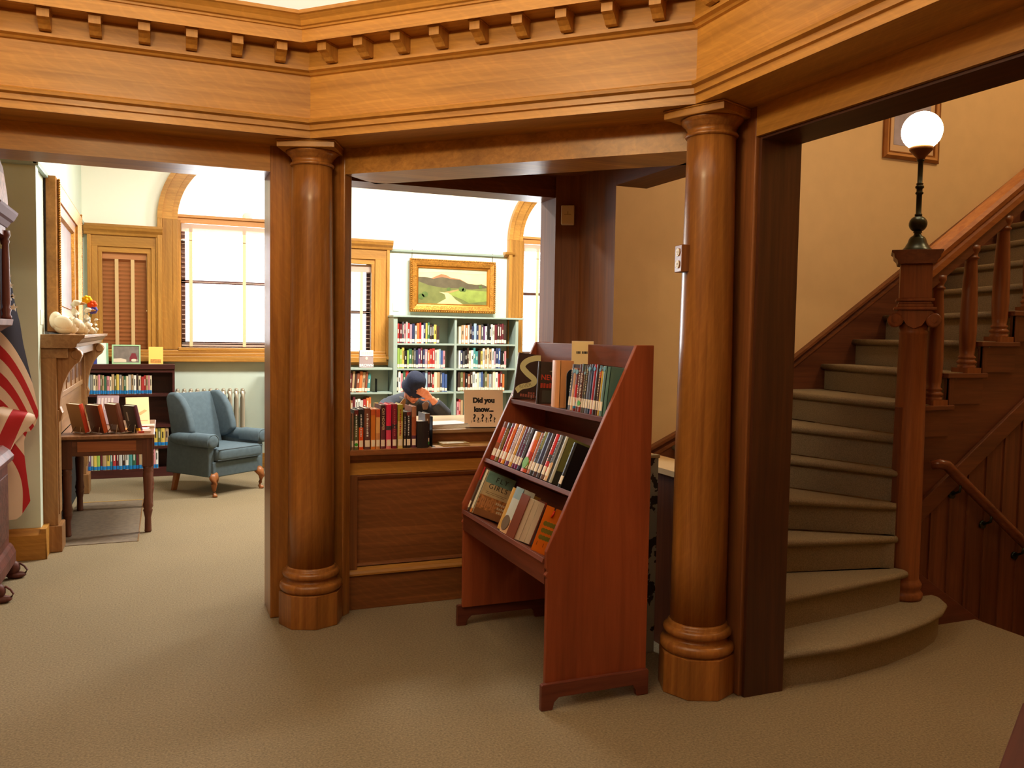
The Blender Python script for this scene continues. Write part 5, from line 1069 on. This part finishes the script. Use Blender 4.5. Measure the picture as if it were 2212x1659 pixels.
for sx in (-1, 1): b.ball(hp(sx * .080, .005, -.015), (.012, .022, .034), 10, R=HR); b.ball(hp(sx * .040, -.075, -.03), (.026, .022, .022), 10, R=HR)
cap_([hp(0, .02, -.06), (2.04, 7.42, .92), (2.04, 7.50, .86)], [.052, .054, .07])
cap_([(2.04, 7.70, .50), (2.04, 7.66, .64), (2.04, 7.56, .78), (2.04, 7.50, .86)], [.150, .145, .155, .09], 16)
def arm(sh, el, wr): cap_([sh, tuple((Vector(sh) * .5 + Vector(el) * .5)), el], [.056, .050, .042]); cap_([el, tuple(Vector(el) * .5 + Vector(wr) * .5), wr], [.043, .038, .028])
LS, LE, LWR = (2.225, 7.46, .845), (2.315, 7.20, .775), (2.165, 7.165, .935); RS_, RE, RW = (1.855, 7.48, .845), (1.76, 7.28, .775), (1.93, 7.08, .765)
arm(LS, LE, LWR); arm(RS_, RE, RW); cap_([LS, (2.04, 7.50, .85), RS_], [.06, .09, .06])
def hand(w, dirv, side_, pal, curl):
    w = Vector(w); d = Vector(dirv).normalized(); s_ = Vector(side_).normalized(); nrm = Vector(pal).normalized()
    b.ball(w + d * .045, (.028, .028, .028), 12); 
    for k in range(4): cap_([tuple(w), tuple(w + d * .085 + s_ * (k - 1.5) * .020)], [.020, .014], 8)
    for k, L_ in enumerate((.060, .074, .070, .055)):
        p0 = w + d * .082 + s_ * (k - 1.5) * .0205; p1 = p0 + (d * math.cos(curl) + nrm * math.sin(curl)) * L_ * .45; p2 = p1 + (d * math.cos(curl * 2) + nrm * math.sin(curl * 2)) * L_ * .32; p3 = p2 + (d * math.cos(curl * 2.8) + nrm * math.sin(curl * 2.8)) * L_ * .25
        cap_([tuple(p) for p in (p0, p1, p2, p3)], [.0095, .0088, .008, .0065], 8)
    t0 = w + d * .02 - s_ * .022; t1 = t0 + (-s_ * .8 + d * .6 + nrm * .3) * .035; t2 = t1 + (d * .9 - s_ * .3 + nrm * .4) * .03; cap_([tuple(t0), tuple(t1), tuple(t2)], [.014, .0105, .008], 8)
hand(LWR, (-.62, -.10, .45), (.45, -.25, .70), (-.25, .85, -.1), .35); hand(RW, (.75, -.5, .0), (.5, .75, 0), (0, 0, -1), .15)
for sx, kx in ((-.09, 1.93), (.09, 2.15)):
    cap_([(2.04 + sx, 7.66, .50), (kx, 7.28, .52)], [.085, .062], 14); cap_([(kx, 7.28, .50), (kx, 7.32, .28), (kx, 7.36, .09)], [.058, .055, .038], 14); cap_([(kx, 7.38, .05), (kx, 7.28, .045), (kx, 7.16, .03)], [.042, .042, .032], 12)
blob('body', b, SKIN, pr_, .006, 3)
JK = plain('dark_jacket', S(52, 56, 66), .85, bump=.3, bscale=120, var=.12, vscale=40)
b = MB(T)
cap_([(2.04, 7.70, .50), (2.04, 7.66, .64), (2.04, 7.57, .78), (2.04, 7.50, .875)], [.175, .175, .180, .105], 18); cap_([LS, (2.04, 7.50, .865), RS_], [.085, .115, .085], 14)
for sh, el, wr in ((LS, LE, LWR), (RS_, RE, RW)):
    cap_([sh, tuple(Vector(sh) * .5 + Vector(el) * .5), el], [.085, .078, .066], 14); e2 = Vector(el) * .25 + Vector(wr) * .75; cap_([el, tuple(Vector(el) * .5 + Vector(wr) * .5), tuple(e2)], [.066, .058, .048], 14)
blob('jacket', b, JK, pr_, .010, 5)
b = MB(T)      # stand-up collar
for i in range(15):
    a = math.radians(-75 + i * 330 / 14 + 20); c = Vector((2.04, 7.455, .90)); b.ball(tuple(c + Vector((.088 * math.sin(a), .075 * math.cos(a), .020 * math.cos(a)))), (.026, .026, .048), 10)
blob('collar', b, plain('corduroy_collar', S(84, 82, 80), .9), pr_, .008, 4)
cl_ = MB(T).prism([(1.90, .845), (1.965, .925), (1.985, .915), (1.975, .84)], 'y', 7.335, 7.350); cl_.build('scarf_edge', plainc((150, 110, 62)), pr_, bevel=.004)
MB(T).prism([(2.13, .87), (2.17, .90), (2.20, .88), (2.18, .82), (2.14, .82)], 'y', 7.33, 7.342).build('lapel', plainc((150, 120, 104)), pr_, bevel=.004)
b = MB(T)
for sx, kx in ((-.09, 1.93), (.09, 2.15)): cap_([(2.04 + sx, 7.66, .51), (kx, 7.28, .525)], [.098, .074], 14); cap_([(kx, 7.28, .505), (kx, 7.32, .28), (kx, 7.36, .10)], [.07, .068, .060], 14)
b.ball((2.04, 7.68, .52), (.17, .14, .09), 14); blob('trousers', b, plain('dark_trousers', S(50, 50, 58), .85), pr_, .010, 4)
for kx in (1.93, 2.15): m = MB(T); m.tube([(kx, 7.40, .05), (kx, 7.30, .05), (kx, 7.20, .042), (kx, 7.14, .036)], [.046, .050, .046, .030], 12); m.build('shoe', BLACK, pr_)
# bucket hat with folded-down brim, pulled over the brow
HM = T @ Matrix.Translation(HC) @ HR.to_4x4()
prof = [(.112, -.010), (.114, .0), (.102, .030), (.096, .050), (.094, .085), (.086, .118), (.066, .140), (.03, .150), (.001, .152)]
m = MB(HM @ Matrix.Diagonal((.93, 1.08, 1, 1))); m.lathe(prof, n=28); m.lathe([(.094, -.006), (.112, -.010)], n=28); m.build('hat', plain('navy_hat_cloth', S(27, 34, 58), .9, bump=.4, bscale=90, var=.15, vscale=30), pr_)
MB(HM).tube([(-.075, -.055, -.022), (-.06, -.098, -.022), (-.035, -.108, -.018), (-.012, -.110, -.020), (.012, -.110, -.020), (.035, -.108, -.018), (.06, -.098, -.022), (.075, -.055, -.022)], .003, 6).build('spectacles', INK, pr_)
for sx in (-1, 1): MB(HM).ball((sx * .030, -.097, -.024), (.010, .006, .005), 8).build('eye', plainc((60, 40, 36)), pr_)
MB(HM).box(-.020, .020, -.100, -.090, -.074, -.070).build('mouth', plainc((150, 76, 66)), pr_)
obk = thing('open_book', 'open book lying on the reading table under the bowed person', 'book', (2.02, 6.98, .7305)); MB().prism([(-.16, 0), (0, .004), (.16, 0), (.16, .012), (.08, .022), (0, .014), (-.08, .022), (-.16, .012)], 'y', -.11, .11).build('pages', PAPER, obk)

# ================================================================ STAIRCASE
RS = .168
sc = thing('staircase', 'carpeted oak staircase winding up behind the right opening, with turned balusters', 'staircase', (3.4, 3.7, 0)); T = W((3.4, 3.7, 0))
NW = (3.560, 3.268)
def nosing(k):          # left and right end of each nosing line
    tab = {1: None, 2: ((2.437, 2.86), (3.485, 3.150)), 3: ((2.437, 3.405), (3.47, 3.225)), 4: ((2.437, 3.90), (3.46, 3.235)), 5: ((2.90, 4.49), (3.475, 3.25)), 6: ((3.17, 4.49), (3.52, 3.262)), 7: ((3.60, 4.49), (3.60, 3.262))}
    if k in tab: return tab[k]
    return ((4.06 + (k - 8) * .262, 4.49), (3.80 + (k - 8) * .235, 3.262))
def poly_step(k):
    a, b = nosing(k); c, d = nosing(k + 1) if k < 16 else ((a[0] + .26, 4.49), (b[0] + .235, 3.262))
    extra = [(2.437, 4.49)] if k == 4 else []
    return [a, b, d, c] + extra
def step_mesh(poly, front, z, name='step'):
    """carpeted step: riser block set back, tread with rounded nosing; front = list of points along the nosing"""
    m = MB(T); m.prism(poly, 'z', z - .030, z - .012); m.prism(poly, 'z', z - RS, z - .030)
    return m
for k in range(1, 17):
    z = k * RS
    if k == 1:
        # bullnose first step: its right end wraps round the newel
        fr = [(2.437, 2.842), (2.75, 2.825), (3.10, 2.875), (3.40, 2.955), (3.58, 3.03), (3.70, 3.11), (3.755, 3.20), (3.755, 3.29), (3.72, 3.345)]
        po = fr + [(3.50, 3.36), (2.437, 3.10)]
    elif k == 2:
        fr = [(2.437, 3.005), (2.70, 3.050), (3.00, 3.088), (3.25, 3.125), (3.43, 3.155), (3.495, 3.175), (3.505, 3.205)]
        po = fr + [(3.47, 3.25), (2.437, 3.45)]
    else:
        a, b = nosing(k); fr = [a, b]; q = poly_step(k); po = [q[0], q[1], q[2], q[3]] + q[4:]
    # riser body set back from the nosing
    cx_ = sum(p[0] for p in po) / len(po); cy_ = sum(p[1] for p in po) / len(po)
    m = MB(T); n = len(fr)
    def off(i, d):
        p0 = Vector(fr[max(i - 1, 0)]); p1 = Vector(fr[min(i + 1, n - 1)]); t = (p1 - p0).normalized(); nn = Vector((-t[1], t[0]))
        if nn.dot(Vector((cx_, cy_)) - Vector(fr[i])) < 0: nn = -nn
        return Vector(fr[i]) + nn * d
    rf = [tuple(off(i, .035)) for i in range(n)]
    m.prism(rf + po[n:], 'z', z - RS, z - .004)
    # rolled nosing: a swept rounded profile along the front
    prof = [(.06, -.004), (.014, 0), (.003, -.006), (-.002, -.018), (.003, -.031), (.012, -.037), (.036, -.037), (.06, -.037)]
    vs = []; fs = []; L_ = len(prof)
    for i in range(n):
        for d, h in prof: p = off(i, d); vs.append((p[0], p[1], z + h))
    for i in range(n - 1):
        for j in range(L_): fs.append((i * L_ + j, i * L_ + (j + 1) % L_, (i + 1) * L_ + (j + 1) % L_, (i + 1) * L_ + j))
    fs += [tuple(range(L_)), tuple(range((n - 1) * L_, n * L_))]
    m.add(vs, fs, 0, True)
    back = [tuple(off(i, .014)) for i in range(n)]
    m.prism(back + po[n:], 'z', z - .02, z)
    m.build('step', STAIRC, sc)
# wall stringer with a cap, rising along the far wall
wl = [(2.437, .70), (2.62, .755), (2.82, .845), (3.15, 1.00), (3.74, 1.315), (4.65, 1.925), (7.0, 3.51)]
lo = [(7.0, 2.7), (4.65, 1.3), (3.4, .6), (2.437, .3)]
MB(T).prism(wl + lo, 'y', 4.472, 4.499).build('wall_stringer', shX, sc)
cap = MB(T)
for i in range(len(wl) - 1):
    (xa, za), (xb, zb) = wl[i], wl[i + 1]; cap.prism([(xa, za - .004), (xb, zb - .004), (xb, zb + .016), (xa, za + .016)], 'y', 4.452, 4.499); cap.prism([(xa, za - .055), (xb, zb - .055), (xb, zb - .035), (xa, za - .035)], 'y', 4.464, 4.499)
cap.build('stringer_cap', wood('stringer_cap_wood', (.24, .085, .032, 1), (.15, .05, .02, 1), 'X'), sc)
# open stringer side below the balustrade: stepped riser ends, slanting lower board
YS = 3.262
for k in range(7, 15):
    z = k * RS; x = 3.80 + (k - 8) * .235
    MB(T).box(max(x - .02, 3.6), x + .27, YS - .030, YS + .02, z - .030, z - .004).build('tread_end', shX, sc, bevel=.004)
    MB(T).box(max(x + .005, 3.6), x + .255, YS - .012, YS + .0, z - RS, z - .030).build('riser_end', shX, sc)
    MB(T).box(x + .005, x + .035, YS - .018, YS - .0, z - RS - .004, z - .030).build('stair_bracket', shZ, sc)
def low(x): return .985 + (x - 3.85) * (RS / .235) - .145     # lower edge of the slanting string board
MB(T).prism([(3.60, low(3.60) - .02), (5.7, low(5.7) - .02), (5.7, low(5.7) - .13), (3.60, low(3.60) - .13)], 'y', YS - .022, YS + .0).build('string_board', shX, sc, bevel=.003)
sp_ = [(3.60, low(3.60) - .08)] + [(3.60, 7 * RS - .03)]
for k in range(7, 15): sp_ += [(3.80 + (k - 8) * .235 + .01, k * RS - .03), (3.80 + (k - 7) * .235 + .01, k * RS - .03)]
MB(T).prism(sp_ + [(sp_[-1][0], low(sp_[-1][0]) - .08)], 'y', YS + .002, YS + .02).build('spandrel_panel', shX, sc)
MB(T).box(3.475, 3.62, 3.25, 3.285, .15, 1.165).build('inner_string', shZ, sc)
# boarded spandrel below, down into the basement stairwell
x = 3.60
while x < 5.7:
    xb = x + .118; top = lambda v: low(v) - .10
    MB(T).prism([(x, -2.2), (xb, -2.2), (xb, top(xb)), (x, top(x))], 'y', YS - .006, YS + .01).build('board', shZ, sc)
    MB(T).prism([(xb, -2.2), (xb + .014, -2.2), (xb + .014, top(xb)), (xb, top(xb))], 'y', YS - .014, YS + .01).build('board_bead', shZ, sc)
    x = xb + .014
MB(T).prism([(3.60, .325), (3.60, .12), (4.055, 0 - .18), (5.7, -1.26), (5.7, -1.05)], 'y', YS - .02, YS - .004).build('skirting', wood('stair_skirting', (.15, .045, .024, 1), (.10, .03, .016, 1), 'X'), sc, bevel=.003)
# newel post
nx, ny = NW
nw = MB(T).lathe([(.094, RS), (.098, RS + .012), (.098, RS + .03), (.090, RS + .04), (.083, RS + .05), (.090, RS + .065), (.092, RS + .08), (.083, RS + .095), (.078, RS + .105), (.077, RS + .11), (.077, .6), (.073, 1.1), (.066, 1.535), (.070, 1.54), (.070, 1.555), (.066, 1.56), (.068, 1.60)], (nx, ny, 0), 28); nw.build('newel_post', balZ, sc)
na = -math.atan2(nx, ny); TN = T @ Matrix.Translation((nx, ny, -.03)) @ Matrix.Rotation(na * .95, 4, 'Z')
# scrolled capital
cpm = MB(TN)
cpm.prism([(-.105, 1.655), (-.075, 1.690), (.075, 1.690), (.105, 1.655), (.105, 1.635), (.06, 1.655), (.035, 1.615), (0, 1.598), (-.035, 1.615), (-.06, 1.655), (-.105, 1.635)], 'y', -.078, .078)
for sx in (-.088, .088):
    cpm.lathe([(.028, -.082), (.036, -.080), (.036, .080), (.028, .082)], (sx, 0, 1.640), 18, ax='y'); cpm.lathe([(.014, -.088), (.014, .088)], (sx, 0, 1.640), 12, ax='y')
cpm.build('newel_capital', balZ, sc)
MB(TN).box(-.098, .098, -.098, .098, 1.692, 1.706).box(-.082, .082, -.082, .082, 1.706, 1.722).box(-.076, .076, -.076, .076, 1.722, 1.736).box(-.088, .088, -.088, .088, 1.736, 1.750).box(-.074, .074, -.074, .074, 1.75, 1.922).build('newel_block', balZ, sc, bevel=.003)
MB(TN).prism([(-.078, 1.922), (-.088, 1.925), (-.092, 1.942), (-.105, 1.955), (-.108, 1.975), (-.118, 1.982), (-.118, 1.992), (.118, 1.992), (.118, 1.982), (.108, 1.975), (.105, 1.955), (.092, 1.942), (.088, 1.925), (.078, 1.922)], 'y', -.112, .112).build('newel_cap', shX, sc, bevel=.002)
# balusters, one to a tread
bal = [(.040, .0), (.040, .024), (.034, .027), (.042, .036), (.044, .044), (.036, .052), (.033, .058), (.038, .064), (.038, .070), (.030, .078), (.034, .11), (.0375, .20), (.036, .34), (.031, .48), (.026, .575), (.027, .585), (.033, .590), (.033, .598), (.027, .602), (.027, .615), (.036, .635), (.036, .66)]
bo = None
for k in range(7, 16):
    x = 3.735 + (k - 7) * .233; z = k * RS + .012
    if bo is None:
        m = MB(); m.lathe(bal, n=18); m.box(-.044, .044, -.044, .044, -.02, .012); bo = m.build('baluster', balZ, sc); c = bo
    else: c = bo.copy(); COL.objects.link(c); c.parent = sc
    c.location = (x - 3.4, 3.285 - 3.7, z); c.scale = (1.15, 1.15, 1.0)
# hand rail
m = MB(T); hs = lambda x: 1.925 + (x - 3.70) * .695
pr_ = [(-.05, -.045), (-.05, -.015), (-.042, .0), (-.055, .012), (-.06, .035), (-.045, .052), (0, .062), (.045, .052), (.06, .035), (.055, .012), (.042, 0), (.05, -.015), (.05, -.045)]
xa, xb = 3.63, 5.7
vs = [(xa, 3.285 + p, hs(xa) + q * 1.2) for p, q in pr_] + [(xb, 3.285 + p, hs(xb) + q * 1.2) for p, q in pr_]; n = len(pr_)
m.add(vs, [tuple(range(n)), tuple(range(n, 2 * n))] + [(i, (i + 1) % n, n + (i + 1) % n, n + i) for i in range(n)])
m.build('handrail', wood('handrail_wood', (.40, .155, .04, 1), (.28, .095, .025, 1), 'X', rough=.55, coat=0), sc)
MB(T).prism([(xa, hs(xa) - .125), (xb, hs(xb) - .125), (xb, hs(xb) - .055), (xa, hs(xa) - .055)], 'y', 3.255, 3.315).build('rail_fillet', shX, sc)
# basement steps going down beyond the edge of the floor
bs = thing('basement_stairs', 'carpeted steps going down to the basement beside the panelled stair side', 'stairs', (4.07, 2.7, 0)); T2 = W((4.07, 2.7, 0))
for k in range(1, 8): MB(T2).box(4.07 + (k - 1) * .25, 4.07 + k * .25, 2.255, 3.24, -k * .18 - .1, -k * .18).build('step', STAIRC, bs, bevel=.01)
MB(T2).box(4.06, 4.075, 2.255, 3.24, -.30, -.005).build('edge_riser', shX, bs)
struct('wall_stairwell_left', MB().box(3.98, 4.055, 2.1, 4.5, -2.25, -.06), shX)
struct('wall_stairwell_near', MB().box(4.07, 7.0, 2.10, 2.25, -2.2, .0), shX); struct('floor_stairwell', MB().box(4.07, 7.2, 2.1, 4.5, -2.25, -2.2), STAIRC); struct('floor_stair_hall_near', MB().box(4.07, 7.0, -1.0, 2.25, -.06, 0), CARPET)
br_ = thing('wall_handrail', 'dark wooden handrail on iron brackets descending along the stair panelling', 'handrail', (3.9, 3.2, .8)); T2 = W((3.9, 3.2, .8))
hz = lambda x: .865 - (x - 3.745) * .74
MB(T2).tube([(3.690, 3.235, .862), (3.715, 3.205, .872), (3.75, 3.195, .866), (3.80, 3.195, hz(3.80) + .005), (4.4, 3.195, hz(4.4)), (5.0, 3.195, hz(5.0))], [.024, .027, .028, .028, .028, .028], 12).build('rail', wood('rail_wood', (.20, .06, .025, 1), (.12, .035, .015, 1), 'X', rough=.25), br_)
for x in (3.86, 4.10, 4.36): MB(T2).tube([(x, 3.195, hz(x) - .025), (x, 3.20, hz(x) - .06), (x, 3.245, hz(x) - .085)], .007, 6).lathe([(.022, 3.240), (.022, 3.252)], (x, 0, hz(x) - .085), 12, ax='y').build('bracket', BRONZE, br_)
# lamp on the newel
lx, ly = NW[0], NW[1]
nl = thing('newel_lamp', 'bronze newel post lamp with a lit white globe above the stairs', 'lamp', (lx, ly, 1.9625)); nl.scale = (1, 1, .955)
MB().lathe([(.075, 0), (.072, .008), (.060, .02), (.046, .045), (.040, .065), (.034, .075), (.020, .085), (.016, .095), (.022, .100), (.018, .108)], n=22).build('lamp_base', BRONZE, nl)
MB().ball((0, 0, .145), .044, 20).build('ball', BRONZE, nl)
MB().lathe([(.012, .18), (.018, .188), (.018, .196), (.0135, .20), (.0135, .30), (.018, .303), (.020, .310), (.0145, .316), (.0145, .330), (.021, .336), (.021, .344), (.0145, .350), (.0145, .352), (.018, .357), (.0125, .362), (.0125, .472), (.018, .478), (.018, .484)], n=18).build('stem', BRONZE, nl)
MB().lathe([(.018, .484), (.022, .495), (.034, .51), (.050, .528), (.056, .535), (.056, .552), (.050, .555)], n=24).build('gallery', plain('aged_brass', S(120, 78, 40), .4, metal=.6), nl)
MB().ball((0, 0, .634), (.097, .097, .101), 28).build('globe', plain('lit_white_globe', (1, .95, .85, 1), .4, emit=(1, .80, .56, 1), es=20), nl)
# framed print on the stair wall behind the lamp
T3 = (4.80, 4.487, 2.99)
fp = thing('framed_print', 'framed print in a narrow gilt frame on the stair wall behind the globe lamp', 'picture', T3)
frame_rect(None, fp, -.255, .255, -.235, .34, .012, [(0, .02, .016, .026, 0), (.02, .042, .022, .016, 1), (.042, .05, .02, .02, 0)], [plain('print_frame', S(150, 96, 46), .4, metal=.3, var=.2), plain('print_frame_light', S(196, 140, 80), .4)])
MB().box(-.215, .215, .004, .010, -.195, .30).build('mat_board', plainc((224, 190, 150)), fp); MB().box(-.165, .165, .002, .0045, -.14, .25).build('print', pm('print', (176, 170, 190), .25, 7), fp)

# ================================================================ GRANDFATHER CLOCK (front faces right, at the left edge)
gc = thing('grandfather_clock', 'carved dark wood grandfather clock cut off by the left edge', 'clock', (-1.0, 5.48, 0)); T = W((-1.0, 5.48, 0)); cy = 5.50
MB(T).box(-1.16, -.835, cy - .27, cy + .27, .10, .165).prism([(-1.16, .165), (-.835, .165), (-.850, .20), (-.862, .215), (-1.16, .215)], 'y', cy - .265, cy + .265).build('plinth', clockW, gc, bevel=.004)
MB(T).box(-1.15, -.868, cy - .25, cy + .25, .21, .70).build('base', clockW, gc, bevel=.003)
MB(T).box(-.868, -.858, cy - .19, cy + .19, .27, .64).build('carved_base_panel', plain('carved_wood', (.09, .03, .024, 1), .5, bump=1, bscale=45, var=.5, vscale=30), gc, bevel=.003)
MB(T).prism([(-1.15, .70), (-.858, .70), (-.840, .715), (-.835, .74), (-.86, .775), (-.892, .80), (-1.15, .80)], 'y', cy - .265, cy + .265).build('waist_moulding', clockW, gc, bevel=.003)
MB(T).box(-1.12, -.900, cy - .185, cy + .185, .80, 1.47).build('waist', clockW, gc); MB(T).box(-.900, -.893, cy - .13, cy + .13, .86, 1.42).build('waist_door', clockW, gc, bevel=.003)
MB(T).prism([(-1.14, 1.47), (-.90, 1.47), (-.865, 1.495), (-.835, 1.51), (-.828, 1.545), (-1.14, 1.545)], 'y', cy - .275, cy + .275).build('hood_base_moulding', plain('worn_moulding', S(120, 84, 74), .6, spec=.2, var=.2), gc, bevel=.003)
MB(T).box(-1.12, -.885, cy - .22, cy + .22, 1.545, 2.08).build('hood', clockW, gc); MB(T).box(-.885, -.880, cy - .17, cy + .17, 1.60, 2.02).build('dial', plain('clock_dial', S(150, 140, 126), .4, metal=.2), gc)
for yy in (cy - .235, cy + .235): MB(T).lathe([(.024, 1.545), (.028, 1.56), (.020, 1.575), (.026, 1.60), (.018, 1.615), (.022, 1.64), (.020, 1.90), (.017, 1.98), (.024, 2.0), (.017, 2.01), (.026, 2.03), (.026, 2.06)], (-.858, yy, 0), 16).build('hood_column', clockW, gc)
MB(T).prism([(cy - .26, 1.98), (cy - .2, 2.03), (cy + .2, 2.03), (cy + .26, 1.98), (cy + .26, 2.10), (cy - .26, 2.10)], 'x', -.885, -.860).build('hood_arch', clockW, gc)
MB(T).prism([(-1.14, 2.08), (-.855, 2.08), (-.835, 2.11), (-.82, 2.12), (-.80, 2.155), (-.795, 2.17), (-1.14, 2.17)], 'y', cy - .29, cy + .29).build('cornice', plain('dark_cornice', (.12, .04, .045, 1), .65, spec=.15), gc, bevel=.003)
MB(T).prism([(cy - .27, 2.17), (cy + .27, 2.17), (cy + .25, 2.26), (cy + .12, 2.40), (cy + .0, 2.44), (cy - .12, 2.40), (cy - .25, 2.26)], 'x', -1.10, -.845).build('pediment', clockW, gc, bevel=.003)
MB(T).prism([(cy - .22, 2.19), (cy + .22, 2.19), (cy + .20, 2.25), (cy + .10, 2.36), (cy - .10, 2.36), (cy - .2, 2.25)], 'x', -.845, -.838).build('pierced_panel', plain('pierced_wood', (.22, .10, .07, 1), .5, bump=1, bscale=50, var=.6, vscale=35), gc)
for yy in (cy - .25, cy + .25): MB(T).ball((-.852, yy, .065), (.042, .036, .045), 12).ball((-.835, yy, .02), (.055, .034, .022), 12).tube([(-.815, yy, .09), (-.79, yy, .07), (-.775, yy, .045), (-.785, yy, .03)], .006, 6).build('claw_foot', clockW, gc)

# ================================================================ FLAG hanging from a staff behind the clock
fgp = thing('flag', 'hanging cloth flag with red and white stripes and white stars, behind the clock', 'flag', (-.95, 5.98, 0)); T = W((-.95, 5.98, 0))
MB(T).tube([(-1.02, 6.06, .02), (-.985, 5.99, 2.25)], .014, 10).ball((-.984, 5.988, 2.27), .03, 12).build('staff', plain('flag_staff', S(120, 80, 40), .4), fgp); MB(T).lathe([(.13, 0), (.13, .02), (.05, .035), (.02, .06)], (-1.02, 6.06, 0), 20).build('stand', BRASS, fgp)
def flagmat():
    m, nt, b = nodes('flag_cloth'); N = nt.nodes.new; L = nt.links.new; uv = N('ShaderNodeUVMap'); sp = N('ShaderNodeSeparateXYZ'); L(uv.outputs[0], sp.inputs[0])
    md = N('ShaderNodeMath'); md.operation = 'MODULO'; md.inputs[1].default_value = 2; L(sp.outputs[1], md.inputs[0])
    gt = N('ShaderNodeMath'); gt.operation = 'GREATER_THAN'; gt.inputs[1].default_value = 1; L(md.outputs[0], gt.inputs[0])
    mx = N('ShaderNodeMix'); mx.data_type = 'RGBA'; mx.inputs[6].default_value = S(238, 214, 200); mx.inputs[7].default_value = S(190, 22, 40); L(gt.outputs[0], mx.inputs[0])
    g2 = N('ShaderNodeMath'); g2.operation = 'GREATER_THAN'; g2.inputs[1].default_value = .5; L(sp.outputs[0], g2.inputs[0])
    m2 = N('ShaderNodeMix'); m2.data_type = 'RGBA'; m2.inputs[7].default_value = S(52, 56, 84); L(mx.outputs[2], m2.inputs[6]); L(g2.outputs[0], m2.inputs[0])
    L(m2.outputs[2], b.inputs['Base Color']); b.inputs['Roughness'].default_value = .7; b.inputs['Sheen Weight'].default_value = .2; return m
FLM = flagmat()
def interp(tab, z):
    for (z0, v0), (z1, v1) in zip(tab, tab[1:]):
        if z1 <= z <= z0: return v1 + (v0 - v1) * (z - z1) / (z0 - z1)
    return tab[-1][1] if z < tab[-1][0] else tab[0][1]
# right-hand outline of the hanging cloth (height, x) and stripe phase down its fold
RIGHT = [(1.97, -.885), (1.80, -.868), (1.62, -.840), (1.53, -.820), (1.40, -.803), (1.25, -.775), (1.10, -.745), (1.00, -.728), (.955, -.728), (.90, -.745), (.84, -.785), (.80, -.822), (.72, -.812), (.60, -.800), (.50, -.790), (.42, -.782), (.33, -.835), (.30, -.875)]
def cloth(name, z0, z1, left, right, ydep, phase, canton=None, nu=26, nv=70, wob=.03):
    me = bpy.data.meshes.new(name); vs = []; fs = []; uvs = []
    for j in range(nv + 1):
        z = z0 + (z1 - z0) * j / nv; xr = interp(right, z); xl = left(z) if callable(left) else left
        for i in range(nu + 1):
            u = i / nu; x = xl + (xr - xl) * u
            y = ydep + wob * math.sin(u * 9 + z * 2.2) * (.4 + .6 * (1 - u)) - .05 * math.sin(PI * u) + .05 * u * u
            vs.append((x + .95, y - 5.98, z)); uvs.append((canton(x, z) if canton else 0.0, phase(x, z)))
    for j in range(nv):
        for i in range(nu): a = j * (nu + 1) + i; fs.append((a, a + 1, a + nu + 2, a + nu + 1))
    me.from_pydata(vs, [], fs); me.materials.append(FLM); lay = me.uv_layers.new(name='UVMap')
    for p in me.polygons:
        p.use_smooth = True
        for li in p.loop_indices: lay.data[li].uv = uvs[me.loops[li].vertex_index]
    o = bpy.data.objects.new(name, me); COL.objects.link(o); o.parent = fgp; return o
# upper fold: stripes swoop down to the right; canton above
sw_ = lambda x, z: 20 + (1.56 - z) / .083 - 3.0 * max(0, x + 1.02) ** 1.0 / .083 * .28 - 6.0 * max(0, x + .93) ** 2 / .083
cloth('cloth_upper_fold', 1.97, .86, -1.30, RIGHT, 5.90, lambda x, z: sw_(x, z), lambda x, z: max(0, min(1, .5 + (20.0 - sw_(x, z)) * .5)))
R2 = [(1.02, -.86), (.95, -.80), (.86, -.79), (.80, -.81), (.72, -.81), (.60, -.800), (.50, -.790), (.42, -.782), (.33, -.835), (.30, -.875)]
cloth('cloth_lower_fold', 1.10, .31, -1.30, R2, 5.93, lambda x, z: 20.4 + (x + 1.0) / .062 * (.80) + (z - .3) * 3.6 + .55 * math.sin(z * 8), None, wob=.04)
cloth('cloth_front_fold', 1.02, .60, lambda z: -1.0 - .12 * (1.0 - z), [(1.02, -.90), (.97, -.745), (.93, -.74), (.86, -.80), (.80, -.85), (.70, -.90), (.60, -.93)], 5.87, lambda x, z: 20.9 + (x + .95) / .085 - (z - .8) * 5.0, None, nu=16, nv=30, wob=.015)
def star(x, z, r):
    pts = [((r if k % 2 == 0 else r * .42) * math.sin(k * PI / 5 + .15), (r if k % 2 == 0 else r * .42) * math.cos(k * PI / 5 + .15)) for k in range(10)]
    MB(T).prism([(x + p[0], z + p[1]) for p in pts], 'y', 5.845, 5.850).build('star', plainc((246, 240, 232)), fgp)
for px_, py_, r in ((17, 597, .022), (22, 616, .020), (20, 641, .026), (27, 640, .018), (29, 664, .026)):
    P = ony(px_, py_, 5.85); star(P[0], P[2], r)
